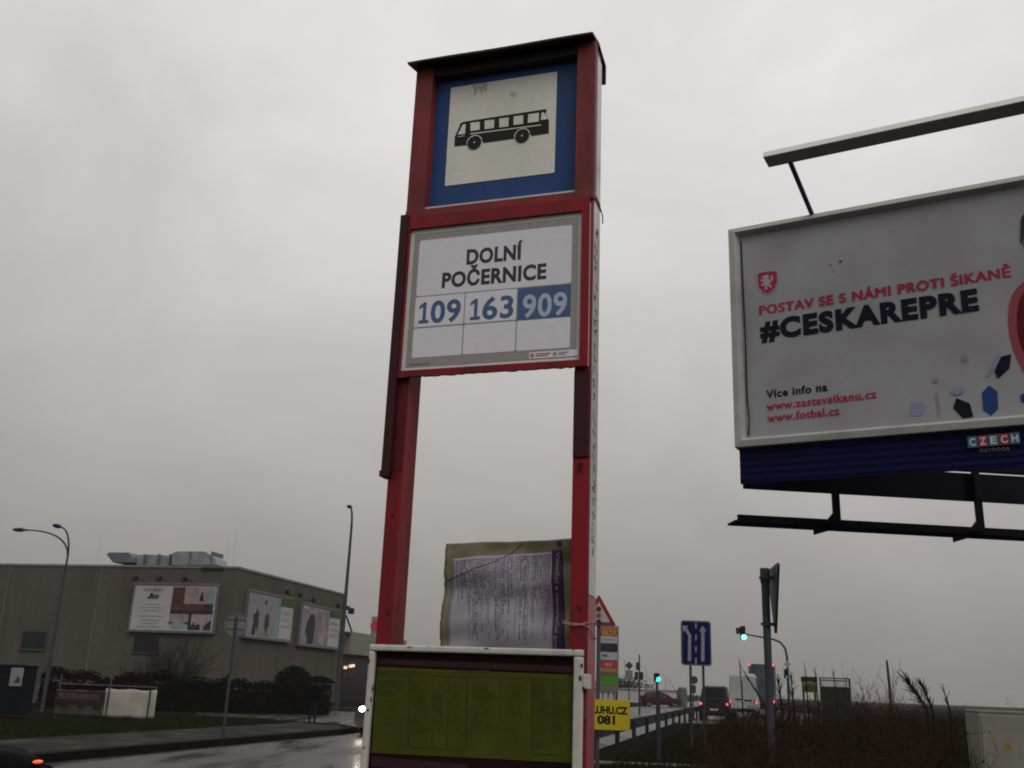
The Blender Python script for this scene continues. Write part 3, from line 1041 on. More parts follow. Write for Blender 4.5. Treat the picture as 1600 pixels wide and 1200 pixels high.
# creases of torn edge at the left inside the frame
q = MB()
q.tube([(ix0_ + .012, -.01, 6.9), (ix0_ + .03, -.03, 5.6), (ix0_ + .022, -.015, 4.9), (ix0_ + .045, -.035, 4.62), (ix0_ + .02, -.01, 4.45)], .008, 6)
q.build('loose_edge', M_navyink, poster)
# light bar and struts
M_bar = grime('light_bar_white', (0.80, 0.81, 0.78), (0.66, 0.66, 0.63), scale=2, rough=0.4, streak=(1, 1, 1))
lb = MB()
lb_p = [(-1.30, 7.226), (-1.05, 7.226), (-1.05, 7.29), (-1.265, 7.305)]
lb.add([(x, y, z) for x in (-2.285, W1 - .4) for y, z in lb_p], [(0, 3, 2, 1), (4, 5, 6, 7), (0, 1, 5, 4), (1, 2, 6, 5), (2, 3, 7, 6), (3, 0, 4, 7)])
lb = lb.build('light_bar', M_bar, bill, bevel=.004)
MB().box(-2.27, W1 - .42, -1.285, -1.065, 7.219, 7.2255).build('lamp_cover', mat('lamp_cover_grey', (0.34, 0.32, 0.31), 0.5, 0.15, 3), lb)
MB().box(-2.17, -2.11, -1.20, -1.15, 7.301, 7.335).build('bar_fitting', M_navydk, lb)
for xs in (-2.035, 0.55, 1.6):
    MB().tube([(xs, 0.0, 7.056), (xs - .01, -1.08, 7.235)], .028, 8).build('strut', mat('strut_blue', (0.014, 0.016, 0.11), 0.5, 0.2), bill)
# blue corrugated apron under the frame
def corr(x0, x1, z0, z1, nrib=5):
    q = MB()
    prof = []
    n_ = nrib * 4
    for i in range(n_ + 1):
        z = z0 + (z1 - z0) * i / n_
        prof.append((0.0 if (i % 4) in (0, 1) else -0.007, z))
    k_ = len(prof)
    for x in (x0, x1):
        q.v += [(x, y, z) for y, z in prof]
    for i in range(k_ - 1):
        q.f.append([i, k_ + i, k_ + i + 1, i + 1])
        q.mi.append(0)
    for x in (x0, x1):
        q.v += [(x, 0.03, z0), (x, 0.03, z1)]
    b_ = 2 * k_
    q.f += [[b_, b_ + 1, b_ + 3, b_ + 2], [0, b_, b_ + 2, k_], [k_ - 1, 2 * k_ - 1, b_ + 3, b_ + 1]]
    q.f += [list(range(k_)) + [b_ + 1, b_], [b_ + 2, b_ + 3] + list(range(2 * k_ - 1, k_ - 1, -1))]
    q.mi += [0] * 5
    return q
apr = corr(-3.005, W1 - .02, 3.895, 4.30).build('apron', M_navy, bill)
cz = MB()
C0, C1 = bp(1512, 693), bp(1594.5, 686)
Mc = [mat('logo_teal', (0.05, 0.13, 0.20), 0.5, 0.1), mat('logo_red', (0.30, 0.03, 0.06), 0.5, 0.1)]
cw = (C1[0] - C0[0]) / 5
zl0, zl1 = 4.115, 4.245
M_lw = mat('logo_white', (0.52, 0.56, 0.56), 0.5, 0.05)
for i, ch in enumerate('CZECH'):
    x = C0[0] + cw * i
    z_ = zl0 + .002 * i
    MB().box(x + .003, x + cw - .003, -.040, -.0305, z_, z_ + .118).build('logo_tile', Mc[i % 2], apr)
    text(ch, x + .018, x + cw - .018, z_ + .022, .074, -.0412, M_lw, apr, 0.03, name='logo_letter')
text('OUTDOOR', C0[0] + cw * 1.1, C0[0] + cw * 3.9, zl0 - .052, .034, -.0335, mat('logo_grey', (0.16, 0.16, 0.18), 0.5, 0.1), apr, 0.01, name='logo_letter', space=1.4)
# second board of the V, seen from behind below the first, and its walkway
RYAW = R(-5.0) - BB.yaw          # relative to the billboard
apex = Vector((-2.93, 0.50, 0))
ca, sa = math.cos(RYAW), math.sin(RYAW)
def rb(u, dpt, z):               # along the rear board, behind it, up
    # local x of rear board in billboard coordinates
    ax = Vector((ca, -sa, 0))
    ay = Vector((sa, ca, 0))
    return apex + ax * u + ay * dpt + Vector((0, 0, z))
def rbox(q, u0, u1, d0, d1, z0, z1):
    vs = [rb(u, d_, z) for z in (z0, z1) for d_ in (d0, d1) for u in (u0, u1)]
    q.add(vs, [(0, 2, 3, 1), (4, 5, 7, 6), (0, 1, 5, 4), (2, 6, 7, 3), (0, 4, 6, 2), (1, 3, 7, 5)])
zr0 = 1.6 + (1.6 * 0)            # filled below from the photograph's heights
RBF = Frame(R(-5.0), BB.world(apex.x, apex.y))
r0 = RBF.uv(1163, 767)
r1 = RBF.uv(1598, 783)
r2 = RBF.uv(1590, 744)
w0 = RBF.uv(1152, 818)
w1 = RBF.uv(1600, 838)
w0t = RBF.uv(1160, 808)
zlow = (r0[1] + r1[1]) / 2
zup = max(r2[1], zlow + .25)
q = MB()
rbox(q, r0[0], 5.6, 0.0, 0.05, zlow, zup)
q.build('rear_apron', M_navydk, bill, bevel=.004)
q = MB()
rbox(q, r0[0] + .1, 5.5, 0.05, 0.15, zup + .05, 7.0)
q.build('rear_board', M_navydk, bill)
q = MB()
zw = (w0[1] + w1[1]) / 2
rbox(q, w0[0], 5.6, -0.05, 0.0, zw, zw + .085)
rbox(q, w0[0] - .02, 5.6, 0.0005, 0.30, zw + .005, zw + .03)
wk = q.build('walkway', M_navydk, bill)
for px, top in ((1304, 776), (1521, 733)):
    uu, zt_ = RBF.uv(px, top, -.05)
    q = MB()
    rbox(q, uu - .04, uu + .04, -.10, -.052, zw + .03, zt_ + .04)
    q.add([rb(uu - .04, -.10, zw + .03), rb(uu - .15, -.10, zw + .03), rb(uu - .04, -.10, zw + .16), rb(uu - .04, -.052, zw + .03), rb(uu - .15, -.052, zw + .03), rb(uu - .04, -.052, zw + .16)],
          [(0, 2, 1), (3, 4, 5), (0, 1, 4, 3), (1, 2, 5, 4), (2, 0, 3, 5)])
    q.build('hanger', M_navydk, wk)
    q = MB()
    u2, z2_ = RBF.uv(px - 32, 833)
    rbox(q, u2, u2 + .30, -.02, .02, zw - .10, zw - .001)
    for i_ in (1, 3, 5, 7):
        pass
    # cut the lower right corner to a wedge
    q.v = [tuple(Vector(v) + (Vector((0, 0, .095)) if (i in (1, 3)) else Vector((0, 0, 0)))) for i, v in enumerate(q.v)]
    q.build('floor_bracket', M_navydk, wk)
for px in (1372, 1583):
    u2, z2_ = RBF.uv(px, 829)
    q = MB()
    rbox(q, u2 - .03, u2 + .03, -.02, .02, zw - .03, zw - .001)
    q.build('floor_bracket', M_navydk, wk)
MB().tube([(1.55, 1.5, 0), (1.55, 1.5, 4.0)], .28, 20).build('mast', M_navy, bill)
MB().box(-2.5, 2.1, 0.12, 0.22, 4.4, 4.5).build('back_beam', M_navydk, bill)

# ------------------------------------------------------------------ long grey building on the left
HB = 7.4
Cn = at_z(372, 885, HB)
En = at_z(540, 928, HB)
dR = (En - Cn)
LR = Vector((dR.x, dR.y, 0)).length
yawR = math.atan2(-dR.y, dR.x)
yawL = yawR + math.pi / 2
FR = Frame(yawR, Cn)             # right hand face, u from the corner
FL = Frame(yawL, Cn)             # left hand face, u negative to the left
M_wall = grime('building_render', (0.108, 0.098, 0.084), (0.074, 0.067, 0.057), scale=0.8, lo=0.38, hi=0.72, rough=0.9, streak=(1, 1, 0.22), fine=3, bump=0.03, spec=0.1)
M_trim = mat('roof_trim', (0.19, 0.18, 0.165), 0.6, 0.15, 1)
M_dark = mat('dark_window', (0.010, 0.013, 0.015), 0.12, 0.3, 1, spec=0.35)
bld = thing('retail_building', 'long low grey rendered commercial building with advert boards', 'building', (Cn.x, Cn.y, 0), -yawL)
LL = 34.0
wallm = MB().box(-LL, 0, 0, LR, 0, HB - .12).build('wall', M_wall, bld)
tr = MB()
tr.box(-LL, .04, -.05, .12, HB - .119, HB)
tr.box(-.13, .05, .121, LR + .02, HB - .119, HB)
tr.build('roof_edge', M_trim, bld)
MB().box(-LL + .2, -.2, .3, LR - .2, HB - .119, HB - .06).build('roof', mat('roof_felt', (0.05, 0.05, 0.05), 0.8, 0.2, 1), bld)
for px, y0_ in ((160, 890), (18, 884)):
    u, _ = FL.uv(px, y0_)
    MB().box(u - .03, u + .03, -.06, -.001, .2, HB - .13).build('downpipe', mat('downpipe_grey', (0.15, 0.14, 0.12), 0.7, 0.1), bld)
def wallwin(px0, py0, px1, py1):
    a, b = FL.uv(px0, py1)
    c, d_ = FL.uv(px1, py0)
    fr_ = MB()
    fr_.box(a - .08, c + .08, -.06, -.001, d_, d_ + .1)
    fr_.box(a - .08, c + .08, -.10, -.001, b - .1, b)
    fr_.box(a - .08, a, -.06, -.001, b + .001, d_ - .001)
    fr_.box(c, c + .08, -.06, -.001, b + .001, d_ - .001)
    o = fr_.build('window', mat('window_frame_dark', (0.06, 0.058, 0.05), 0.5, 0.1), bld)
    MB().box(a, c, -.02, -.001, b, d_).build('pane', M_dark, o)
wallwin(33, 988, 74, 1013)
wallwin(209, 993, 250, 1018)
u, z = FL.uv(316, 887)
u2, _ = FL.uv(350, 888)
MB().box(u, u2, -.10, -.001, z - .12, z + .02).build('ledge', M_dark, bld)
# rooftop ventilation duct
M_duct = mat('galvanised_duct', (0.27, 0.28, 0.275), 0.45, 0.2, 2, metal=0.3)
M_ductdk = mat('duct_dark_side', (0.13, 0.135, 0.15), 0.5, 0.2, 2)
dz = 3.0
def UL(px, py, dep=dz):
    return FL.uv(px, py, dep)
duct = thing('roof_duct', 'grey galvanised ventilation duct lying on the flat roof', 'duct', FL.world(0, dz, HB), -yawL)
def dpoly(name, pts, m, y0_, y1_):
    q = MB()
    q.prism([(UL(*p)[0], max(UL(*p)[1], HB - .1) - HB) for p in pts], y0_, y1_)
    return q.build(name, m, duct, bevel=.03)
dpoly('intake_hood', ((174, 864), (205, 864), (211, 871), (212, 880), (181, 880), (171, 868)), M_ductdk, -.3, 1.0)
dpoly('duct_run', ((213, 867), (228, 866), (270, 868), (270, 884), (213, 884)), M_duct, 0, .9)
dpoly('duct_bend', ((271, 865), (280, 862), (322, 862), (333, 868), (340, 874), (343, 884), (271, 884)), M_duct, -.2, 1.1)
q = MB()
for px in (228, 250, 268, 300, 333):
    u, z = UL(px, 872)
    q.box(u - .03, u + .03, -.24, 1.12, -.05, UL(px, 863 if px > 271 else 867)[1] - HB + .02)
q.build('duct_flange', M_ductdk, duct)
ant = MB()
for px, y0_ in ((159, 830), (358, 838), (370, 828)):
    u, z = FL.uv(px, y0_, 6)
    ant = MB()
    ant.tube([(0, 0, HB - .1), (0, 0, z)], .012, 6)
    p = FL.world(u, 6)
    tag(ant.build('roof_aerial', mat('aerial_grey', (0.50, 0.50, 0.50), 0.5, 0.1), loc=p), {159: 'thin aerial standing on the roof left of the duct', 358: 'shorter thin aerial by the roof corner nearest the duct', 370: 'taller thin aerial right above the building corner'}[px], 'aerial')

def ad_board(frm, pix, name, label, prints, lampfn):
    """pix: TL,TR,BR,BL pixels of the board; prints in 0..1 board coordinates."""
    c = [frm.uv(*p, -.25) for p in pix]
    x0, x1 = (c[0][0] + c[3][0]) / 2, (c[1][0] + c[2][0]) / 2
    z1, z0 = (c[0][1] + c[1][1]) / 2, (c[2][1] + c[3][1]) / 2
    root = thing(name, label, 'advert board', frm.world(x0, 0, 0), -frm.yaw, 'advert boards on the grey building')
    W, H = x1 - x0, z1 - z0
    f = MB()
    f.box(-.12, W + .12, -.25, -.02, z1, z1 + .14)
    f.box(-.12, W + .12, -.25, -.02, z0 - .14, z0)
    f.box(-.12, -.001, -.25, -.02, z0 + .001, z1 - .001)
    f.box(W + .001, W + .12, -.25, -.02, z0 + .001, z1 - .001)
    f.build('frame', mat('ad_frame_grey', (0.13, 0.13, 0.125), 0.5, 0.15), root, bevel=.02)
    face = MB().box(0, W, -.22, -.02, z0, z1).build('poster', prints[0][1], root)
    for k_, (nm, m, polys) in enumerate([(p[0], p[1], p[2]) for p in prints[1:]]):
        q = MB()
        for p in polys:
            q.prism([(s * W, z0 + t * H) for s, t in p], -.224 - .004 * k_, -.2202 - .004 * k_)
        split_build(q, nm, m, face) if nm in ('picture', 'panel') else q.build(nm, m, face)
    for s in lampfn:
        lm = MB()
        lm.tube([(s * W, -.02, z1 + .30), (s * W, -.75, z1 + .30)], .018, 6)
        lm.add([(s * W + a_, b_, c_) for a_, b_, c_ in ((-.11, -.95, z1 + .10), (.11, -.95, z1 + .10), (.11, -.66, z1 + .22), (-.11, -.66, z1 + .22), (-.11, -.90, z1 + .42), (.11, -.90, z1 + .42), (.11, -.70, z1 + .46), (-.11, -.70, z1 + .46))],
               [(0, 3, 2, 1), (4, 5, 6, 7), (0, 1, 5, 4), (1, 2, 6, 5), (2, 3, 7, 6), (3, 0, 4, 7)])
        lm.build('flood_lamp', M_black, root)
    return root, W, H, z0, face
pw = mat('ad_white', (0.42, 0.41, 0.40), 0.5, 0.06, 2)
pgr = mat('ad_small_print', (0.25, 0.245, 0.24), 0.6, 0.1)
pdk = mat('ad_dark', (0.030, 0.028, 0.035), 0.6, 0.3, 3)
pred = mat('ad_red_brown', (0.10, 0.035, 0.033), 0.6, 0.5, 2)
ppk = mat('ad_pink_white', (0.30, 0.23, 0.225), 0.6, 0.3, 2)
pcy = mat('ad_pale_cyan', (0.20, 0.29, 0.30), 0.6, 0.12, 2)
pgn = mat('ad_green', (0.045, 0.10, 0.018), 0.6, 0.15, 2)
pmv = mat('ad_mauve', (0.22, 0.17, 0.19), 0.6, 0.3, 2)
pgy = mat('ad_grey', (0.25, 0.245, 0.255), 0.6, 0.15, 2)
def rc(a, b, c, d_):
    return ((a, b), (c, b), (c, d_), (a, d_))
def lines(x0, x1, rows, h=.018):
    o = []
    for y, sc_ in rows:
        m_ = (x0 + x1) / 2
        hw = (x1 - x0) / 2 * sc_
        x = m_ - hw
        while x < m_ + hw:
            w_ = rnd.uniform(.012, .05)
            o.append(rc(x, y, min(x + w_, m_ + hw), y + h))
            x += w_ + .012
    return o
ad_board(FL, ((209, 914), (337, 916), (333, 986), (204, 984)), 'wall_advert', 'wide advert board with white text panel and three interior pictures on the left wall',
         [('poster', pw),
          ('picture', pred, [rc(.47, .42, .62, .97), rc(.62, .44, .93, .60)]),
          ('picture', ppk, [rc(.62, .61, .985, .97), rc(.47, .19, .70, .36), rc(.73, .02, .98, .36)]),
          ('picture', pdk, [rc(.47, .37, .985, .45), rc(.88, .40, .98, .60), ((.80, .66), (.86, .66), (.84, .86), (.82, .86)), rc(.70, .02, .735, .37), ((.735, .02), (.86, .02), (.84, .16), (.79, .12), (.77, .20), (.735, .10)), ((.89, .02), (.98, .02), (.98, .24), (.94, .20), (.90, .12)), rc(.47, .14, .72, .19)]),
          ('picture', pcy, [[(.585 + .10 * math.cos(a / 16 * 6.283), .11 + .085 * math.sin(a / 16 * 6.283)) for a in range(16)], rc(.90, .62, .985, .80)]),
          ('small_print', pgr, lines(.08, .40, ((.56, .5), (.49, .95), (.42, .6), (.30, 1.0), (.21, .7), (.14, .6), (.06, .9))) + lines(.10, .38, ((.88, .9),), .05)),
          ('emblem', pdk, [((.17, .70), (.31, .715), (.305, .74), (.17, .735)), ((.19, .745), (.245, .75), (.235, .80), (.215, .84), (.20, .80)), rc(.25, .755, .31, .785)])],
         (.06, .35, .66))
fig = lambda x, w_, b, t: ((x - w_, b), (x - w_ * .2, b), (x, b + (t - b) * .40), (x + w_ * .3, b), (x + w_, b), (x + w_ * .8, b + (t - b) * .5), (x + w_ * .9, b + (t - b) * .82), (x + w_ * .35, b + (t - b) * .86), (x + w_ * .3, t), (x - w_ * .3, t), (x - w_ * .35, b + (t - b) * .86), (x - w_ * .9, b + (t - b) * .8), (x - w_ * .7, b + (t - b) * .5))
r2_, W2, H2, z02, f2 = ad_board(FR, ((391, 923), (461, 940), (453, 1003), (385, 991)), 'wall_advert', 'advert board with a group of leaping figures beside green and white panel',
         [('poster', pgy),
          ('picture', pcy, [rc(.62, 0, .70, 1)]),
          ('picture', pdk, [fig(.20, .09, .04, .62), fig(.40, .09, .04, .52), ((.33, .78), (.37, .76), (.39, .86), (.36, .90))]),
          ('picture', pgr, [fig(.30, .08, .04, .60), fig(.52, .09, .06, .62), ((.10, .86), (.14, .90), (.30, .72), (.30, .60), (.22, .55), (.20, .66))]),
          ('picture', pred, [fig(.42, .05, .28, .58)]),
          ('panel', pw, [rc(.70, .02, .99, .80)]),
          ('panel', pgn, [rc(.70, .80, .99, .99)])], (.62, .93))
def adtext(root, W, H, z0):
    for s, t in (('MÓDA', .60), ('NÁS', .44), ('BAVÍ', .28)):
        text(s, W * .75, W * .95, z0 + H * t, H * .085, -.2495, pgr, root, 0.0)
adtext(f2, W2, H2, z02)
r3_, W3, H3, z03, f3 = ad_board(FR, ((475, 944), (533, 958), (528, 1014), (468, 1004)), 'wall_advert', 'advert board with a dark standing figure and a pale dress beside green and white panel',
         [('poster', pgy),
          ('picture', pmv, [rc(.36, 0, .68, .9)]),
          ('picture', pdk, [((.17, .02), (.32, .02), (.34, .45), (.33, .72), (.28, .82), (.20, .78), (.13, .55), (.11, .35), (.16, .18))]),
          ('picture', ppk, [((.46, .02), (.58, .02), (.62, .30), (.60, .60), (.56, .92), (.52, .92), (.50, .62), (.44, .36))]),
          ('panel', pw, [rc(.70, .02, .99, .80)]),
          ('panel', pgn, [rc(.70, .80, .99, .99)]),
          ('picture', pw, [((.02, .92), (.14, .90), (.14, .99), (.02, .99))])], (.04, .70, .96))
adtext(f3, W3, H3, z03)
# canopy block beyond the building with lit windows underneath
K = FR.world(LR + 1.5, 0)
ext_yaw = yawR
p0 = FR.uv(541, 983)
ub = LR + .4
z_t, z_b = FR.uv(560, 990)[1], FR.uv(560, 1024)[1]
u_e = FR.uv(600, 1003)[0]
wing = thing('entrance_canopy', 'flat beige entrance canopy beyond the long grey building', 'canopy', FR.world(ub, 0, 0), -yawR)
M_fascia = mat('beige_fascia', (0.21, 0.195, 0.165), 0.6, 0.12, 0.6)
MB().box(0, u_e - ub + 4, -.5, 10, z_b, z_t).build('fascia', M_fascia, wing)
MB().box(.2, u_e - ub + 3.8, 2.0, 9.5, 0, z_b - .01).build('shopfront', mat('dark_shopfront', (0.016, 0.017, 0.018), 0.25, 0.3, 1), wing)
for px, py in ((548, 1041), (552, 1040), (540, 1043)):
    u, z = FR.uv(px, py, 1.95)
    MB().box(u - ub - .28, u - ub + .28, 1.93, 1.99, z - .10, z + .10).build('lit_window', mat('lit_window', (0.9, 0.7, 0.4), 0.4, 0.1, emit=(1.0, 0.72, 0.45), estr=1.0), wing)
    MB().box(u - ub - .4, u - ub + .4, 1.94, 1.985, z - .75, z - .25).build('shop_window', mat('shop_window', (0.14, 0.13, 0.12), 0.3, 0.2, 2), wing)
q = MB()
u1_, z1_ = FR.uv(541, 962, -.4)
u2_, z2_ = FR.uv(551, 988, -.4)
q.tube([(u1_ - ub, -.4, z1_), (u2_ - ub, -.4, z2_ - .1)], .06, 6)
q.box(u1_ - ub - .6, u2_ - ub + .4, -.46, -.34, z2_ - .25, z2_ - .08)
q.build('tie_rod', M_navydk, wing)
q = MB()
u1_, z1_ = FR.uv(540, 947, -.5)
u2_, z2_ = FR.uv(549, 949, -.5)
q.tube([(u1_ - ub, -.2, z1_), (u2_ - ub, -.5, z2_)], .02, 6)
q.box(u2_ - ub - .05, u2_ - ub + .25, -.65, -.3, z2_ - .45, z2_ - .05)
q.build('flood_lamp', M_black, wing)
# little red and grey sign on a pole behind
p = at(585, 975, 85)
sg = thing('roadside_sign', 'small red and grey sign beyond the canopy beside the red post', 'sign', (p.x, p.y, 0))
MB().tube([(0, .06, 0), (0, .06, p.z)], .06, 8).build('pole', M_trim, sg)
MB().box(-.25, .25, -.03, .03, p.z - .9, p.z + .6).build('grey_plate', M_trim, sg)
MB().disc(.05, p.z - .15, .38, -.06, -.031).build('red_disc', mat('sign_red', (0.45, 0.03, 0.06), 0.5, 0.1), sg)

# ------------------------------------------------------------------ street furniture
M_steel = mat('grey_galvanised', (0.055, 0.055, 0.062), 0.7, 0.25, 4, spec=0.1)
M_steeldk = mat('dark_steel', (0.035, 0.035, 0.045), 0.5, 0.2, 4)
M_lamp = mat('lamp_housing', (0.035, 0.033, 0.065), 0.45, 0.2)

def lamp_head(parent, p, d, L_=0.62, name='lamp_head'):
    """a tapered cobra head at p pointing along horizontal direction d"""
    d = Vector(d).normalized()
    up = Vector((0, 0, 1))
    pts = [p - d * .05, p + d * .12, p + d * (L_ * .45), p + d * (L_ * .8), p + d * L_]
    q = MB()
    q.tube(pts, [.05, .07, .14, .12, .04], 12)
    zc_ = p.z
    q.v = [(v[0], v[1], zc_ + (v[2] - zc_) * .62) for v in q.v]
    return q.build(name, M_lamp, parent, smooth=True)

def street_lamp(base, h, label, arms, r0=.09, r1=.05, group=None, head=True, n=12, m=None):
    m = m or M_steel
    root = thing('street_lamp', label, 'street lamp', base, 0, group)
    MB().tube([(0, 0, 0), (0, 0, h * .35), (0, 0, h * .351), (0, 0, h)], [r0 * 1.25, r0 * 1.2, r0, r1], n).build('pole', m, root, smooth=False)
    for d, ln_, rise in arms:
        d = Vector((d[0], d[1], 0)).normalized()
        pts = []
        for i in range(9):
            t = i / 8
            s = (1 - math.cos(t * math.pi / 2)) if t < 1 else 1
            pts.append(Vector((0, 0, h)) + d * (ln_ * (t ** 1.6)) + Vector((0, 0, rise * (1 - (1 - t) ** 2.2))))
        MB().tube(pts, [r1 * (1 - .35 * i / 8) for i in range(9)], 8).build('arm', m, root, smooth=True)
        if head:
            lamp_head(root, pts[-1], d)
    return root

# left twin arm lamp
pb = at(104, 880, 40)
pt = at(24, 827, 40)
pt2 = at(103, 829, 40)
hp = at(105, 868, 40).z
street_lamp((pb.x, pb.y, 0), hp, 'twin arm street lamp in front of the left end of the grey building',
            [((-1, 0.05), abs(pt.x - pb.x) - .45, pt.z - hp), ((-.05, -1), .9, pt2.z - hp)], .062, .04)
# right single lamp
p = at_z(525, 1110, 0.13)
top = at(549.5, 792, p.y)
street_lamp((p.x, p.y, 0.13), top.z - 1.3, 'very tall single arm street lamp at the right corner of the grey building',
            [((-.03, -1), .7, 1.0)], .11, .06)
for px, ty_, Y, lab in ((977, 1028, 180, 'faint distant street lamp just right of the shop totem, its arm reaching left'), (1010, 1042, 220, 'faint distant street lamp between the pole with two signals and the green light'), (1040, 1054, 260, 'faintest distant street lamp right of the green light above the red car')):
    t = at(px, ty_, Y)
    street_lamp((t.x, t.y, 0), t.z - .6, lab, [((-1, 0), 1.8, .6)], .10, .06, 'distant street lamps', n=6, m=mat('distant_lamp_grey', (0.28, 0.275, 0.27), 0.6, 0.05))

# back of a round sign on a thin pole
p = at(368.5, 976, 26)
rs = thing('round_sign', 'round road sign seen from its grey back in front of the building corner', 'road sign', (p.x, p.y, 0), R(8))
MB().tube([(0, 0, 0), (0, 0, p.z + .2)], .035, 10).build('pole', M_steel, rs)
q = MB().disc(0, p.z, .285, .04, .05, 32)
q.ring(0, p.z, .27, .292, .02, .052, 32)
q.build('plate', mat('sign_back_grey', (0.145, 0.155, 0.142), 0.5, 0.15, 3), rs)
q = MB().box(-.24, .24, .036, .0395, p.z + .10, p.z + .13)
q.box(-.24, .24, .036, .0395, p.z - .13, p.z - .10)
split_build(q, 'clamp_bar', M_steel, rs)

def tri(cx, cz, s, y0, y1, flip=1, rr=.03):
    pts = []
    cs = [(cx, cz + flip * s * .577), (cx - s / 2, cz - flip * s * .289), (cx + s / 2, cz - flip * s * .289)]
    for i, c in enumerate(cs):
        a, b = Vector(cs[i - 1]), Vector(cs[(i + 1) % 3])
        c = Vector(c)
        pts.append(tuple(c + (a - c).normalized() * rr))
        pts.append(tuple(c + ((a - c).normalized() + (b - c).normalized()) * rr * .36))
        pts.append(tuple(c + (b - c).normalized() * rr))
    return pts
# triangular warning sign, traffic lights ahead, with the yellow plate below it
pY = 20.0
pc = at(935.5, 961, pY)
ws = thing('warning_sign', 'red bordered triangular warning sign showing traffic lights behind the red post', 'road sign', (pc.x, pc.y, 0), R(-6))
s_ = .70
MB().tube([(0, .06, 0), (0, .06, pc.z + .35)], .038, 12).build('pole', mat('warning_pole', (0.075, 0.08, 0.088), 0.5, 0.2), ws)
pl_ = MB().prism(tri(0, pc.z, s_, 0, 0), -.02, 0.02).build('plate', mat('warning_red', (0.24, 0.018, 0.03), 0.45, 0.12, 6), ws)
MB().prism(tri(0, pc.z - .005, s_ * .66, 0, 0, 1, .015), -.026, -.0205).build('white_field', mat('warning_white', (0.40, 0.385, 0.36), 0.5, 0.08), pl_)
for dz_, c_, nm in ((.115, (0.11, .012, .016), 'red_spot'), (-.01, (.26, .07, .035), 'amber_spot'), (-.135, (.012, .018, .014), 'green_spot')):
    MB().disc(-.0, pc.z + dz_, .05, -.032, -.0265, 20).build(nm, mat('warn_' + nm, c_, .5, .1), pl_)
pa, pb_ = at(912, 1092, pY - .1), at(984, 1096, pY - .1)
pd = at(912, 1139, pY - .1)
yp = thing('number_plate_board', 'yellow board lettered in black fixed to the warning sign pole', 'sign board', (pa.x, pa.y, 0), R(-2))
Wp = pb_.x - pa.x
zt_, zb_ = pa.z, pd.z
bd = MB().prism(rrect(0, Wp, zb_, zt_, .012), -.012, .012).build('board', grime('yellow_board', (0.62, 0.46, 0.015), (0.42, 0.32, 0.03), scale=2, lo=.5, hi=.9, rough=.4), yp, bevel=.002)
def ypx(px):
    return (at(px, 1115, pY - .1).x - pa.x)
def ypz(px, py):
    return at(px, py, pY - .1).z
text('LUHU.CZ', ypx(925.5), ypx(980.5), ypz(950, 1115), .128, -.0135, M_black, bd, .05, z1=ypz(950, 1115))
text('081', ypx(933), ypx(961), ypz(948, 1131), .145, -.0135, M_black, bd, .05)
MB().box(Wp * .28, Wp * .36, .012, .16, zb_ + .2, zb_ + .24).build('clamp', M_steel, yp)

# slim dark post next to it
p = at_z(1029.5, 1195)
tp = at(1028.5, 1079, p.y)
dp_ = thing('slim_post', 'slim dark bare post in the verge under the far green light', 'post', (p.x, p.y, 0))
MB().lathe([(.045, 0), (.045, tp.z - .05), (.05, tp.z - .045), (.05, tp.z - .01), (.02, tp.z)], n=12).build('shaft', M_steeldk, dp_)
MB().box(-.09, .09, -.09, .09, 0, .04).build('foot_plate', M_steeldk, dp_)

# blue lane sign on two posts
Yb = 32.0
c0, c1 = at(1064.5, 969, Yb), at(1111, 1041, Yb)
Wl = c1.x - at(1063.5, 1040, Yb).x
ls = thing('lane_sign', 'blue lane direction sign with two white arrows on two posts', 'road sign', ((c0.x + c1.x) / 2, Yb, 0), R(0))
zb1, zt1 = c1.z, c0.z
for px in (1079.5, 1099.5):
    x = at(px, 1045, Yb).x - ls.location.x
    MB().tube([(x, .07, 0), (x, .07, zt1 - .1)], .04, 10).build('post', M_steel, ls)
hw = Wl / 2
pl_ = MB().prism(rrect(-hw, hw, zb1, zt1, .09), -.02, .02).build('border', mat('lane_border', (0.11, 0.112, 0.18), 0.6, 0.1, spec=.1), ls)
face = MB().prism(rrect(-hw + .045, hw - .045, zb1 + .045, zt1 - .045, .065), -.026, -.0205).build('blue_face', mat('lane_blue', (0.007, 0.008, 0.060), 0.6, 0.1, spec=.06), pl_)
zl = lambda x, y: (1040 + x * 240 / 847, 860 + y * 340 / 1200)
def PL(x, y):
    v = at(*zl(x, y), Yb - .02)
    return (v.x - ls.location.x, v.z)
q = MB()
for poly in (((122, 610), (140, 610), (140, 465), (116, 428), (124, 416), (92, 414), (98, 452), (106, 442), (124, 470)),
             ((196, 612), (214, 612), (214, 445), (224, 445), (204, 414), (184, 445), (196, 445)),
             ((163, 398), (171, 398), (171, 430), (163, 430)), ((163, 464), (171, 464), (171, 496), (163, 496)), ((163, 528), (171, 528), (171, 562), (163, 562)), ((163, 592), (171, 592), (171, 626), (163, 626))):
    q.prism([PL(*v) for v in poly], -.032, -.0265)
q.build('arrow', mat('lane_white', (0.24, 0.245, 0.27), 0.5, 0.08), face)

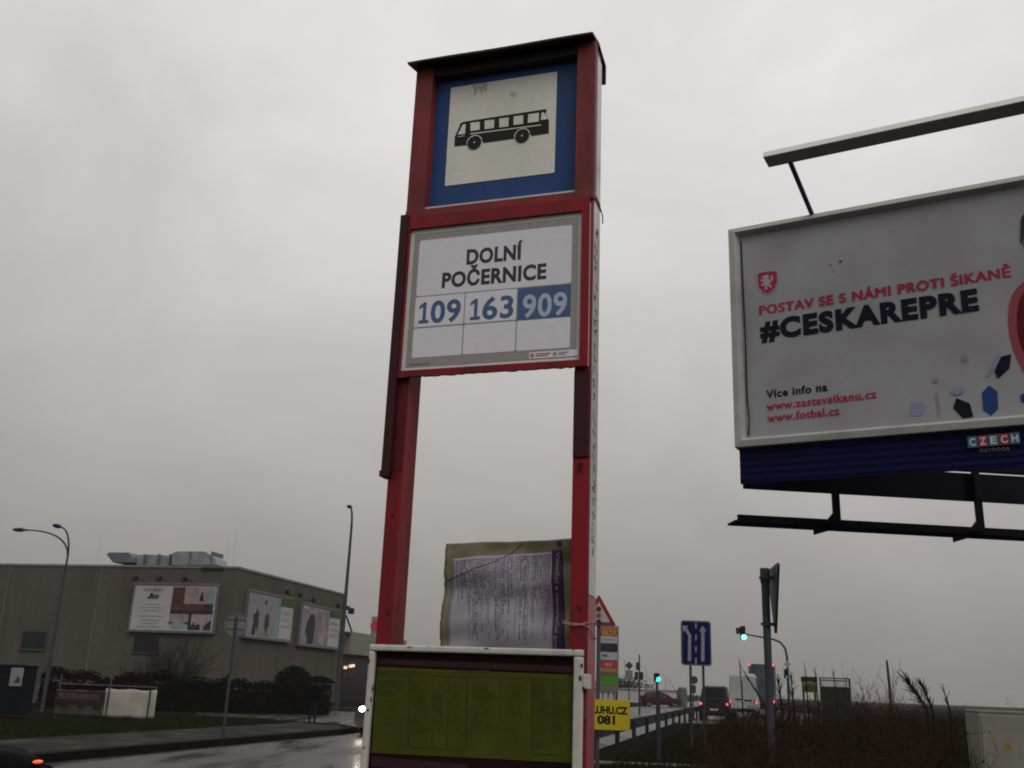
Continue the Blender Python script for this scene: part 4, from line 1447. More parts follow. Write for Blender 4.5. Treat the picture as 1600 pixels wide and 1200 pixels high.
# give way sign seen edge on, on a thick grey pole
Yg = 11.0
pt_ = at(1196.5, 888, Yg)
gw = thing('give_way_sign', 'thick grey pole with a triangular sign seen edge on', 'road sign', (at(1199, 1000, Yg).x, Yg, 0))
xo = pt_.x - gw.location.x
MB().tube([(0, 0, 0), (0, 0, pt_.z * .55), (0, 0, pt_.z)], [.037, .040, .045], 14).build('pole', grime('pole_grey', (0.062, 0.064, 0.078), (0.035, 0.036, 0.044), scale=5, rough=.65, spec=.1), gw)
MB().lathe([(.048, pt_.z - .16), (.053, pt_.z - .155), (.053, pt_.z - .01), (.048, pt_.z)], n=14).build('cap', M_steeldk, gw)
a_ = R(83)
q = MB().prism(tri(0, at(1203, 922, Yg).z, .86, 0, 0, -1, .05), -.012, .012)
ca_, sa_ = math.cos(a_), math.sin(a_)
q.v = [(.085 + x * ca_ - y * sa_, -.04 + x * sa_ + y * ca_, z) for x, y, z in q.v]
q.build('plate', M_steeldk, gw)
q = MB()
for z in (pt_.z - .12, pt_.z - .62):
    q.box(-.06, .085, -.06, .02, z, z + .03)
split_build(q, 'clamp', M_steel, gw)

# traffic signals
M_head = mat('signal_black', (0.012, 0.014, 0.022), 0.5, 0.2)
M_gl = mat('green_lamp_lit', (0.1, 0.9, 0.6), 0.3, 0.0, emit=(0.18, 1.0, 0.66), estr=2.6)
M_teal = mat('teal_lamp_lit', (0.05, 0.8, 0.7), 0.3, 0.0, emit=(0.04, 0.85, 0.68), estr=1.9)
M_dim = mat('dim_green_lamp', (0.02, 0.3, 0.25), 0.3, 0.0, emit=(0.01, 0.32, 0.24), estr=1.0)
def sig_head(parent, x, y, z, h, lit, face=-1, w_=None):
    """signal housing whose bottom centre is at x, y, z"""
    w_ = w_ or h * .36
    hd = MB().box(x - w_ / 2, x + w_ / 2, y - .12, y + .12, z, z + h).build('signal_head', M_head, parent, bevel=.03)
    for i in range(3):
        zc_ = z + h * (1 / 6 + i / 3)
        q = MB().disc(x, zc_, h * .125, y + face * .125 - .004, y + face * .125 + .004, 16)
        m_ = (lit if i == 0 and lit else M_black)
        q.build('lens', m_, hd)
        v = MB()
        v.ring(x, zc_, h * .13, h * .15, min(y + face * .12, y + face * .26), max(y + face * .12, y + face * .26), 16)
        v.build('visor', M_head, hd)
    return hd
Ym = 63.0
pm = at(1229, 1010, Ym)
tip = at(1160, 990, Ym)
ms = thing('mast_arm_signal', 'curved mast arm traffic signal with a bright green lamp over the road', 'traffic light', (pm.x, Ym, 0))
tx_ = tip.x - pm.x
za = tip.z
pts = [(0, 0, 0), (0, 0, 2.0), (0, 0, at(1229, 1028, Ym).z)]
pts += [(-.08, 0, at(1228, 1014, Ym).z), (-.35, 0, at(1222, 1004, Ym).z), (-.8, 0, at(1211, 999, Ym).z), (tx_ * .55, 0, at(1196, 996, Ym).z), (tx_, 0, za)]
MB().tube(pts, [.10, .09, .075, .07, .065, .06, .055, .04], 10).build('mast', M_steel, ms, smooth=True)
hd = sig_head(ms, tx_, -.1, at(1160, 999, Ym).z, .80, M_gl)
MB().disc(tx_, at(1160, 996, Ym).z, .16, -.40, -.365, 20).build('green_lamp', M_gl, hd)
MB().box(tx_ - .40, tx_ - .12, -.06, .02, za - .03, za + .35).build('bracket', M_steel, ms)
dm = at(1229.5, 1038, Ym)
q = MB().prism([(dm.x - pm.x, dm.z + .22), (dm.x - pm.x - .22, dm.z), (dm.x - pm.x, dm.z - .22), (dm.x - pm.x + .22, dm.z)], -.13, -.10)
q.build('diamond_plate', mat('diamond_pale', (0.30, 0.285, 0.25), 0.5, 0.1), ms)
sl_ = at(1227, 1060, Ym)
sig_head(ms, sl_.x - pm.x, -.16, sl_.z, .55, M_dim)
Yk = 70.0
p = at(1027, 1066, Yk)
k2 = thing('signal_post', 'post mounted traffic signal with a teal green lamp beside the red car', 'traffic light', (p.x, Yk, 0))
MB().tube([(0, .15, 0), (0, .15, p.z + .3)], .09, 10).build('post', M_steel, k2)
hd = sig_head(k2, -.05, 0, p.z, .60, M_teal, w_=.36)
MB().disc(.06, p.z + .20, .15, -.165, -.13, 18).build('teal_lamp', M_teal, hd)
# backs of signs and signals left of it
Y_ = 75.0
p = at(983, 1040, Y_)
ds = thing('diamond_sign', 'dark diamond road sign over a grey square plate beside the totem', 'road sign', (p.x, Y_, 0))
q = MB().prism([(0, p.z + .30), (-.30, p.z), (0, p.z - .30), (.30, p.z)], -.03, 0)
q.build('diamond_plate', M_steeldk, ds)
MB().box(-.25, .25, -.03, 0, p.z - .98, p.z - .34).build('square_plate', mat('grey_back', (0.16, 0.16, 0.17), .5, .1), ds)
MB().tube([(0, .05, 0), (0, .05, p.z + .1)], .04, 8).build('post', M_steel, ds)
p = at(999, 1023, Y_)
tb = thing('signal_post', 'thin pole carrying two dark signal heads seen from behind', 'traffic light', (p.x, Y_, 0))
MB().tube([(0, 0, 0), (0, 0, p.z)], [.075, .05], 8).build('post', M_steeldk, tb)
for dx, py in ((-.12, 1047), (-.22, 1062), (.16, 1062)):
    z = at(999, py, Y_).z
    sig_head(tb, dx, 0, z, .55, None, 1, .24)
# small sign poles visible between the lane sign posts
p = at(1082, 1060, 70)
sp_ = thing('back_of_sign', 'small dark sign on a post seen just under the blue lane sign', 'road sign', (p.x, 70, 0))
MB().disc(.1, p.z - .1, .26, -.02, .0, 20).build('plate', M_steeldk, sp_)
MB().box(-.12, .22, -.02, .0, p.z - .95, p.z - .45).build('lower_plate', M_steeldk, sp_)
MB().tube([(.05, .05, 0), (.05, .05, p.z + .1)], .04, 8).build('post', M_steeldk, sp_)

# shop totem
Yt = 80.0
a_, b_ = at(938, 980, Yt), at(965.5, 1088, Yt)
tot = thing('shop_totem', 'tall shop totem with stacked coloured name panels behind the triangle', 'shop sign', (a_.x, Yt, 0))
Wt = at(965.5, 980, Yt).x - a_.x
def tzv(py):
    return at(952, py, Yt).z
q = MB().box(-.06, Wt + .06, 0, .35, tzv(1083), tzv(978))
body = q.build('body', mat('totem_frame', (0.15, 0.145, 0.15), 0.5, 0.1), tot)
q = MB()
for x in (Wt * .2, Wt * .5, Wt * .8):
    q.box(x - .08, x + .08, .1, .25, 0, tzv(1083) - .001)
split_build(q, 'leg', mat('totem_legs', (0.20, 0.20, 0.19), .5, .1), tot)
for nm, ya, yb_, c_ in (('name_panel', 981, 987.5, (0.34, 0.12, 0.02)), ('name_panel', 988, 993, (0.13, 0.045, 0.03)), ('name_panel', 994, 1005, (0.36, 0.35, 0.37)), ('name_panel', 1006, 1018.5, (0.018, 0.010, 0.016)), ('name_panel', 1019, 1031, (0.36, 0.36, 0.38)),
                     ('name_panel', 1032, 1043, (0.34, 0.030, 0.045)), ('name_panel', 1044, 1050, (0.33, 0.14, 0.05)), ('name_panel', 1051, 1056, (0.12, 0.10, 0.03)), ('name_panel', 1057, 1070, (0.05, 0.22, 0.012)), ('name_panel', 1071, 1082, (0.15, 0.13, 0.085))):
    o = MB().box(.04, Wt - .04, -.03, -.001, tzv(yb_), tzv(ya)).build(nm, mat('totem_%d' % ya, c_, .5, .08), body)
    if ya == 981:
        text('BILLA', Wt * .10, Wt * .94, tzv(992.5), .34, -.045, mat('totem_orange', (0.55, 0.22, 0.02), .5, .05), o, .04)
    if ya == 994:
        q = MB()
        for i in range(9):
            q.box(Wt * (.1 + .09 * i), Wt * (.16 + .09 * i), -.04, -.031, tzv(1000.5), tzv(998.5))
        q.build('panel_mark', M_inkgrey, o)
    if ya == 1006:
        q = MB()
        pts = [(Wt * (.2 + .6 * i / 8), -.04, tzv(1012) + .14 * math.sin(i * 1.6)) for i in range(9)]
        q.tube(pts, .035, 6)
        q.build('panel_mark', mat('totem_squiggle', (0.16, 0.02, 0.03), .5, .1), o)
    if ya == 1019:
        MB().box(Wt * .12, Wt * .42, -.04, -.031, tzv(1026.5), tzv(1022.5)).build('panel_mark', mat('totem_blue', (0.06, 0.09, 0.2), .5, .1), o)
    if ya == 1032:
        q = MB()
        for i in (0, 1):
            q.box(Wt * (.30 + .20 * i), Wt * (.45 + .20 * i), -.04, -.031, tzv(1041), tzv(1036))
        q.build('panel_mark', mat('totem_pale', (0.45, 0.2, 0.2), .5, .1), o)

# crash barrier along the road
gb = thing('crash_barrier', 'long steel crash barrier along the right edge of the road', 'guard rail', rp(-3.75, 20), math.atan2(RD.y, RD.x))
Lg = 62
q = MB()
prof = [(0, .46), (.05, .50), (.05, .56), (0, .60), (.05, .66), (.05, .72), (0, .77), (-.015, .77), (-.015, .46)]
q.v = [(x, y, z) for x in (0, Lg) for y, z in prof]
n_ = len(prof)
q.f = [[i, (i + 1) % n_, n_ + (i + 1) % n_, n_ + i] for i in range(n_)] + [list(range(n_ - 1, -1, -1)), list(range(n_, 2 * n_))]
q.mi = [0] * len(q.f)
q.build('beam', mat('wet_dark_zinc', (0.030, 0.030, 0.032), 0.75, 0.3, 3, spec=0.1), gb)
for i in range(16):
    x = .4 + i * 4.0
    MB().box(x - .06, x + .06, -.13, -.016, 0, .72).build('post', mat('barrier_post', (0.022, 0.022, 0.023), .8, .2, spec=0.1), gb)

# electricity cabinet at the right
Yc = 10.5
c0 = at(1527, 1110, Yc)
cab = thing('electric_cabinet', 'pale metal electricity cabinet with a yellow warning triangle at the right edge', 'cabinet', (c0.x, c0.y, 0), R(-7))
M_cab = grime('cabinet_beige', (0.24, 0.225, 0.19), (0.17, 0.16, 0.13), scale=2.5, lo=.45, hi=.8, rough=.5)
hc = at(1527, 1109, Yc).z
MB().box(0, .52, 0, .40, 0, hc - .03).build('body', M_cab, cab, bevel=.006)
MB().box(-.006, .526, -.006, .406, hc - .025, hc).build('lid', M_cab, cab, bevel=.006)
dr = MB().box(.02, .50, -.012, -.0005, .12, hc - .05).build('door', M_cab, cab, bevel=.004)
MB().prism(tri(.26, hc - .345, .10, 0, 0, 1, .008), -.0145, -.0125).build('warning_triangle', mat('cabinet_yellow', (0.30, 0.22, 0.02), .5, .1), dr)
q = MB().prism([(.262, hc - .322), (.250, hc - .348), (.259, hc - .348), (.255, hc - .366), (.270, hc - .338), (.261, hc - .338)], -.0165, -.0147)
q.build('bolt_symbol', M_black, dr)
MB().box(.06, .075, -.03, -.0125, hc - .75, hc - .60).build('handle', M_steeldk, dr)

# low dark hoarding with yellow sign and mesh gate, right of the signals
Yh = 45.0
h0, h1 = at(1252, 1057, Yh), at(1278, 1080, Yh)
ho = thing('site_hoarding', 'dark hoarding with a yellow lower sign panel among the weeds', 'hoarding', (h0.x, Yh, 0))
Wh = h1.x - h0.x
MB().box(0, Wh, 0, .08, at(1265, 1065.5, Yh).z, h0.z).build('dark_panel', mat('hoarding_dark', (0.014, 0.012, 0.012), .7, .3), ho)
MB().box(.02, Wh, 0, .06, at(1265, 1082, Yh).z, at(1265, 1066, Yh).z).build('yellow_panel', mat('hoarding_yellow', (0.10, 0.075, 0.012), .7, .5, 4), ho)
for x in (.1, Wh - .1):
    MB().box(x - .04, x + .04, .081, .16, 0, h0.z - .05).build('post', M_steeldk, ho)
q = MB()
for i in range(4):
    q.box(Wh * (.15 + .2 * i), Wh * (.26 + .2 * i), -.012, -.001, at(1265, 1078, Yh).z, at(1265, 1071, Yh).z)
q.build('sign_marks', mat('hoarding_mark', (0.03, 0.024, 0.012), .7, .3), ho)
g0, g1 = at(1280, 1058, Yh), at(1330, 1090, Yh)
gt = thing('mesh_gate', 'grey wire mesh gate beside the yellow signed hoarding', 'gate', (g0.x, Yh, 0))
Wg = g1.x - g0.x
q = MB()
for z in (g0.z, at(1305, 1062.5, Yh).z):
    q.box(0, Wg, -.03, .03, z - .05, z)
q.box(0, .05, -.029, .029, .1, g0.z - .051)
q.box(Wg - .06, Wg, -.029, .029, .1, g0.z - .051)
q.build('frame', M_steel, gt)
q = MB()
for i in range(1, 18):
    x = Wg * i / 18
    q.tube([(x, 0, .1), (x, 0, g0.z - .06)], .006, 4)
for i in range(8):
    z = g0.z - .2 - i * .12
    q.tube([(.05, 0, z), (Wg - .06, 0, z)], .006, 4)
q.build('mesh', M_steel, gt)
MB().box(.05, Wg - .06, .04, .07, .1, at(1305, 1073, Yh).z).build('dark_sheet', mat('gate_sheet', (0.015, 0.015, 0.015), .7, .3), gt)

# bare wooden pole
t = at(1386.5, 1033, 60)
p = t
wp = thing('wooden_pole', 'bare wooden pole standing in the field', 'pole', (p.x, 60, 0))
MB().tube([(0, 0, 0), (.02, 0, t.z * .6), (-.03, 0, t.z)], [.10, .085, .065], 10).build('shaft', mat('old_wood', (0.045, 0.038, 0.030), .9, .4, 4, bump=.3), wp)
MB().tube([(-.03, 0, t.z), (-.03, 0, t.z + .06)], .04, 8).build('iron_cap', M_steeldk, wp)
# remote pale shed and pillars on the skyline
p = at(985, 1080, 150)
sh = thing('distant_shed', 'low pale warehouse on the skyline behind the sign poles', 'shed', (p.x, 150, 0))
MB().box(-5, 8, 0, 20, 0, at(985, 1077, 150).z).build('wall', mat('shed_pale', (0.42, 0.41, 0.40), .7, .05, .2), sh)
MB().box(-5.2, 8.2, -.2, 20.2, at(985, 1077, 150).z, at(985, 1076, 150).z).build('roof', mat('shed_roof', (0.3, 0.3, 0.3), .7, .1), sh)
for px, py, wd, lab in ((1066, 1074, .55, 'thicker grey pillar on the skyline right of the red car'), (1060, 1078, .22, 'thin grey pillar on the skyline just left of a thicker one')):
    p = at(px, py, 120)
    pl2 = MB().lathe([(wd, 0), (wd, p.z - .2), (wd * .8, p.z)], n=10).build('pillar', mat('pillar_grey', (0.11, 0.105, 0.10), .7, .1), loc=(p.x, 120, 0))
    tag(pl2, lab, 'pillar', 'grey pillars on the skyline')

# banners on their tube frame, and the dark kiosk, left edge
Yn = 33.0
def gx(px, py, Y=Yn):
    return at(px, py, Y)
fb = thing('tube_stand', 'thin tube stand carrying two banners in front of the hedge', 'frame', (gx(90, 1100).x, Yn, 0.13))
x0f = fb.location.x
q = MB()
zt_f = gx(165, 1071).z - .13
for px, py in ((91, 1053), (170, 1056), (242, 1072)):
    v = gx(px, py)
    xx = gx(px, 1090).x - x0f
    MB().tube([(xx, 0, 0), (xx, 0, v.z - .13)], .028, 8).build('upright', mat('tube_grey', (0.075, 0.072, 0.068), .5, .2), fb)
MB().tube([(-.1, 0, zt_f), (gx(244, 1080).x - x0f, 0, zt_f)], .02, 8).build('rail', mat('tube_grey', (0.075, 0.072, 0.068), .5, .2), fb)
def banner(pxa, pya, pxb, pyb, m, label):
    a, b = gx(pxa, pya), gx(pxb, pyb)
    root = thing('banner', label, 'banner', (a.x, Yn - .06, 0), 0, 'banners on the tube stand')
    W, z1, z0 = b.x - a.x, a.z, max(b.z, .16)
    q = MB()
    nu, nv = 20, 8
    for j in range(nv + 1):
        for i in range(nu + 1):
            s, t = i / nu, j / nv
            q.v.append((W * s, .012 * math.sin(s * 17) + .01 * math.sin(t * 5 + s * 8), z0 + (z1 - z0) * t + .015 * math.cos(s * 12.5) * (1 if j in (0, nv) else .3)))
    for j in range(nv):
        for i in range(nu):
            k_ = j * (nu + 1) + i
            q.f.append([k_, k_ + 1, k_ + nu + 2, k_ + nu + 1])
            q.mi.append(0)
    sh_ = q.build('sheet', m, root, smooth=True)
    s2 = sh_.modifiers.new('solid', 'SOLIDIFY')
    s2.thickness = .004
    return root, W, z0, z1, sh_
r_, W_, z0_, z1_, s_o = banner(90, 1077, 160, 1121, mat('banner_grey', (0.055, 0.048, 0.042), .6, .25, 3), 'grimy banner with a pinkish lettered band and small pictures')
MB().box(0, W_, -.032, -.028, z1_ - .42, z1_ - .03).build('band', mat('banner_maroon', (0.026, 0.012, 0.013), .6, .2), s_o)
q = MB()
x = .1
while x < W_ - .15:
    wv = rnd.uniform(.04, .11)
    q.box(x, x + wv, -.037, -.033, z1_ - .27 + rnd.uniform(-.01, .01), z1_ - .10 + rnd.uniform(-.02, .02))
    x += wv + .03
q.build('faded_lettering', mat('banner_pink', (0.085, 0.055, 0.054), .6, .2), s_o)
q = MB()
for x in (.2, .75, 1.25):
    q.prism([(x, z0_ + .3), (x + .25, z0_ + .25), (x + .22, z0_ + .42), (x + .14, z0_ + .52), (x + .03, z0_ + .42)], -.034, -.029)
q.build('picture', mat('banner_dark', (0.018, 0.018, 0.015), .6, .3), s_o)
r_, W_, z0_, z1_, s_o = banner(167, 1076, 241, 1123, mat('banner_white', (0.36, 0.335, 0.29), .6, .12, 3), 'blank off white banner held by two dark straps')
for s in (.06, .86):
    MB().box(W_ * s, W_ * s + .045, -.036, -.030, z0_ - .02, z1_ + .03).build('strap', M_black, s_o)
p = gx(-30, 1045)
pe = gx(27, 1045)
ki = thing('kiosk', 'dark teal kiosk box with a pale poster at the left edge', 'kiosk', (p.x, Yn + .5, 0.13))
Wk = pe.x - p.x
zk = gx(10, 1040).z - .13
MB().box(0, Wk, 0, 1.0, 0, zk).build('body', mat('kiosk_teal', (0.006, 0.011, 0.013), .8, .3, spec=.05), ki, bevel=.04)
MB().box(-.05, Wk + .05, -.05, 1.05, zk, zk + .08).build('roof', M_steeldk, ki, bevel=.02)
xa = gx(6, 1050).x - p.x
pst = MB().box(xa, xa + .40, -.02, -.001, zk - .62, zk - .05).build('poster', mat('kiosk_poster', (0.24, 0.24, 0.235), .5, .1), ki)
MB().prism([(xa + .12, zk - .52), (xa + .34, zk - .52), (xa + .32, zk - .38), (xa + .24, zk - .30), (xa + .2, zk - .42)], -.026, -.0205).build('picture', mat('kiosk_blue', (0.03, 0.05, 0.06), .5, .1), pst)

# ------------------------------------------------------------------ vegetation
def leafy(q, fn, n, s0, s1):
    for i in range(n):
        p = fn()
        s = rnd.uniform(s0, s1)
        a, b = rnd.uniform(0, 6.283), rnd.uniform(-1, 1)
        u = Vector((math.cos(a), math.sin(a), b * .7)).normalized()
        v = u.cross(Vector((rnd.uniform(-1, 1), rnd.uniform(-1, 1), rnd.uniform(-.3, 1)))).normalized()
        q.cur = rnd.choice((0, 0, 1))
        q.add([p - u * s, p + v * s * .45, p + u * s, p - v * s * .45], [(0, 1, 2, 3)])
    q.cur = 0
LV = [mat('hedge_leaf', (0.006, 0.008, 0.004), .95, .4, 3, spec=0), mat('hedge_leaf_brown', (0.012, 0.010, 0.006), .95, .4, 3, spec=0)]
M_twig = mat('winter_twig', (0.028, 0.022, 0.018), .95, .3, 5, spec=.05)
# hedge in two runs
def hedge(a, b, h, wd, label, n):
    d = b - a
    Lh = d.length
    root = thing('hedge', label, 'hedge', a, math.atan2(d.y, d.x), 'dark hedges before the grey building')
    core = MB()
    nu = 24
    for i in range(nu):
        x0, x1 = Lh * i / nu, Lh * (i + 1) / nu
        core.box(x0, x1 - .001, -wd * .32, wd * .32, 0, h * rnd.uniform(.74, .86))
    core.build('branches', mat('hedge_inner', (0.010, 0.009, 0.007), .95, .3, 3, spec=0), root)
    q = MB()
    def fn():
        x = rnd.uniform(0, Lh)
        hh = h * (1 + .10 * math.sin(x * 1.7) + .07 * math.sin(x * 4.1) + rnd.choice((0, 0, 0, .12)))
        if rnd.random() < .55:
            return Vector((x, rnd.uniform(-wd / 2, wd / 2), hh * rnd.uniform(.85, 1.04)))
        return Vector((x, -wd / 2 + rnd.gauss(0, .06), rnd.uniform(.02, hh)))
    leafy(q, fn, n, .04, .10)
    q.build('leaves', LV, root)
def gnd(px, py, Y):
    v = at(px, py, Y)
    return Vector((v.x, v.y, 0.0))
hedge(gnd(60, 1108, 45), gnd(352, 1108, 46.5), 1.32, 1.2, 'long dark clipped hedge behind the two banners', 9000)
hedge(gnd(352, 1108, 46.6), gnd(510, 1108, 49), 1.15, 1.1, 'lower dark hedge under the advert boards left of the umbrella', 6000)
p = gnd(456, 1090, 48)
rb_ = thing('round_bush', 'dense round clipped bush under the leaping figures advert board', 'bush', p)
MB().tube([(0, 0, 0), (0, 0, .8)], .08, 6).build('trunk', M_twig, rb_)
q = MB()
q.ell((0, 0, 1.15), (.68, .68, .78), 14, 10)
q.build('branches', mat('hedge_inner', (0.010, 0.009, 0.007), .95, .3, 3, spec=0), rb_)
q = MB()
def fnr():
    a, b = rnd.uniform(0, 6.283), rnd.uniform(-1, 1)
    r_ = rnd.uniform(.86, 1.08)
    c = math.sqrt(1 - b * b)
    return Vector((.88 * r_ * c * math.cos(a), .88 * r_ * c * math.sin(a), 1.17 + .92 * r_ * b))
leafy(q, fnr, 4200, .03, .08)
q.build('leaves', LV, rb_)

def twigs(q, p, d, L_, r, depth, spread=.55, seg=4, up=.08):
    pts, rad = [p.copy()], [r]
    cur = p.copy()
    dd = d.normalized()
    for i in range(seg):
        dd = (dd + Vector((rnd.gauss(0, .14), rnd.gauss(0, .14), rnd.gauss(0, .10) + up))).normalized()
        cur = cur + dd * (L_ / seg)
        pts.append(cur.copy())
        rad.append(r * (1 - .75 * (i + 1) / seg))
    q.tube(pts, rad, 4 if depth < 2 else 5, cap=False)
    if depth > 0:
        for i in range(1, seg + 1):
            for _ in range(2):
                nd_ = (dd + Vector((rnd.gauss(0, spread), rnd.gauss(0, spread), rnd.gauss(0, spread * .6)))).normalized()
                twigs(q, pts[i], nd_, L_ * rnd.uniform(.4, .65), max(r * .45, .004), depth - 1, spread, max(2, seg - 1), up)
def bare_shrub(loc, h, label, stems=9, depth=2, group=None, lean=(0, 0), spread=.55, m=None, r=.02, cat='shrub', name='bare_shrub', spreadbase=.35):
    root = thing(name, label, cat, loc, 0, group)
    q = MB()
    for i in range(stems):
        a = rnd.uniform(0, 6.283)
        d = Vector((math.cos(a) * spreadbase + lean[0], math.sin(a) * spreadbase + lean[1], 1))
        twigs(q, Vector((math.cos(a) * .08, math.sin(a) * .08, 0)), d, h * rnd.uniform(.55, .85), r, depth, spread)
    q.build('branches', m or M_twig, root)
    return root
bare_shrub(gnd(265, 1080, 49), 2.5, 'bare spreading shrub against the wall below the wide advert board', 20, 3, spread=.6, r=.03, spreadbase=.6)
bare_shrub(gnd(215, 1080, 49.4), 1.9, 'smaller bare shrub left of the spreading one by the hedge', 10, 3, spread=.6, r=.02, spreadbase=.45)
# skyline tree far off beside the totem
p = at(975, 1082, 110)
tr_ = thing('distant_tree', 'dark bushy tree on the skyline right of the totem', 'tree', (p.x - .8, 110, 0))
MB().tube([(0, 0, 0), (0, 0, 1.4)], [.15, .1], 6).build('trunk', M_twig, tr_)
q = MB()
def fnt():
    return Vector((rnd.gauss(.3, 1.5), rnd.gauss(0, .8), 1.9 + abs(rnd.gauss(0, .5))))
leafy(q, fnt, 1600, .08, .2)
q.build('crown', [mat('far_crown', (0.05, 0.048, 0.042), .9, .3), mat('far_crown_dark', (0.04, 0.04, 0.035), .9, .3)], tr_)

# weeds of the verge: one tangled mass
M_weed = [mat('weed_brown', (0.022, 0.016, 0.011), .95, .4, 2, spec=.03), mat('weed_red', (0.038, 0.020, 0.015), .95, .4, 2, spec=.03), mat('weed_olive', (0.032, 0.025, 0.012), .95, .4, 2, spec=.03)]
q = MB()
def stem(x, y, h, lean, r, nt_):
    a = rnd.uniform(0, 6.283)
    lx, ly = math.cos(a) * lean * h, math.sin(a) * lean * h
    pts = [Vector((x, y, 0)), Vector((x + lx * .25, y + ly * .25, h * .45)), Vector((x + lx * .6, y + ly * .6, h * .8)), Vector((x + lx, y + ly, h))]
    q.tube(pts, [r, r * .8, r * .5, r * .2], 3, cap=False)
    for _ in range(nt_):
        t = rnd.uniform(.35, 1)
        b = pts[1].lerp(pts[3], t)
        e = b + Vector((rnd.gauss(0, .10), rnd.gauss(0, .10), rnd.uniform(.02, .20))) * (h * .9)
        q.tube([b, e], [r * .5, r * .15], 3, cap=False)
        if rnd.random() < .8:
            s = rnd.uniform(.010, .026)
            u_ = Vector((rnd.gauss(0, 1), rnd.gauss(0, 1), rnd.gauss(0, 1))).normalized() * s
            v_ = Vector((rnd.gauss(0, 1), rnd.gauss(0, 1), rnd.gauss(0, 1))).normalized() * s * .5
            q.add([e - u_, e + v_, e + u_, e - v_], [(0, 1, 2, 3)])
def hmax(px, Y):
    # the mass is tallest near the middle of the verge and falls to the right and towards the path
    if px < 1085:
        return .22
    if px < 1130:
        return .22 + (px - 1085) / 45 * 1.15
    if px < 1400:
        return 1.40
    return 1.30
cnt = 0
while cnt < 6000:
    Y = 8.8 + 34 * rnd.random() ** 1.5
    px = rnd.uniform(940, 1720)
    X = (px - 800) / FPX * Y * 1.045
    hm = hmax(px, Y) * (0.92 + .2 * math.sin(X * 1.3 + Y * .7) * math.sin(Y * .9))
    if px > 1470 and Y < 11.6:
        continue
    if px < 1085 and (rnd.random() < .5):
        continue
    if (RN.dot(Vector((X, Y, 0))) < -3.2):
        continue
    q.cur = rnd.choice((0, 0, 0, 1, 1, 2)) if math.sin(X * 2.1) * math.sin(Y * 1.3) < .2 else rnd.choice((1, 2, 2))
    stem(X, Y, hm * rnd.uniform(.55, 1.06), rnd.uniform(.05, .45), rnd.uniform(.005, .011), rnd.randint(4, 9))
    cnt += 1
tag(q.build('undergrowth', M_weed), 'tangled dry brown weeds covering the verge on the right', 'undergrowth', kind='stuff')
def verge():
    Y = rnd.uniform(11, 46)
    px = rnd.uniform(915, 1150)
    X = (px - 800) / FPX * Y * 1.045
    return None if RN.dot(Vector((X, Y, 0))) < -3.1 else Vector((X, Y, 0))
blades('verge_grass', verge, 14000, 0.06, 0.24, 0.012, [mat('dead_grass', (0.020, 0.017, 0.010), .95, .4, 1.2, spec=.03), mat('verge_green', (0.011, 0.014, 0.006), .95, .4, 1.2, spec=.03)], 'dark matted grass of the verge between barrier and weeds', 0.0, .5)
# plants that stick out of it
def gz(px, Y):
    v = at(px, 1100, Y)
    return Vector((v.x, v.y, 0))
bare_shrub(gz(1368, 24), 1.7, 'reddish twiggy shrub just left of the bare wooden pole', 11, 2, spread=.4, m=mat('red_twig', (0.055, 0.032, 0.028), .95, .3), r=.012, spreadbase=.25)
bare_shrub(gz(1340, 22), 1.65, 'small dark twiggy shrub right of the mesh gate', 6, 2, r=.01, spreadbase=.25)
def plume(px0, py0, px1, py1, Y, label, n=60, wdt=.2):
    a = at(px0, py0, Y)
    b = at(px1, py1, Y)
    root = thing('weed_plume', label, 'weed', (a.x, Y, 0))
    q = MB()
    A_ = Vector((0, 0, 0))
    K_ = Vector((0, 0, max(a.z - .1, .5)))
    B_ = Vector((b.x - a.x, 0, b.z))
    pts = [A_, K_, K_.lerp(B_, .5) + Vector((0, 0, .03)), B_]
    q.tube(pts, [.016, .014, .009, .003], 5, cap=False)
    for i in range(n):
        t = rnd.random() ** .8
        p_ = K_.lerp(B_, t)
        d = (B_ - K_).normalized()
        e = p_ + d * rnd.uniform(.05, .16) + Vector((rnd.gauss(0, wdt * (1 - t * .7) * .5), rnd.gauss(0, .06), rnd.gauss(0, wdt * (1 - t * .7) * .5)))
        q.tube([p_, e], [.005, .002], 3, cap=False)
    q.build('stem', M_twig, root)
plume(1448, 1096, 1417, 1063, 13, 'thick feathery weed leaning left above the field edge', 110, .16)
plume(1456, 1098, 1441, 1072, 13.5, 'thinner feathery weed leaning left behind the thick one', 70, .12)
plume(1483, 1098, 1475, 1080, 13, 'single short weed stalk between the feathery weeds and the cabinet', 14, .05)
plume(1160, 1092, 1155, 1032, 20, 'thin upright weed stalk before the white van', 20, .07)
plume(1196, 1096, 1160, 1046, 18, 'sparse weed bending left across the white van', 26, .10)
plume(1262, 1092, 1258, 1047, 17, 'thin weed stalk in front of the dark hoarding', 16, .07)
plume(1278, 1092, 1273, 1044, 18, 'taller weed stalk over the right edge of the hoarding', 16, .07)
plume(1308, 1092, 1302, 1050, 18, 'upright weed stalk before the mesh gate', 18, .08)
plume(1240, 1096, 1236, 1060, 15, 'bushy weed plume right of the mast arm pole', 50, .12)
plume(1222, 1098, 1216, 1062, 15, 'bushy weed plume between the grey pole and the mast arm pole', 50, .12)

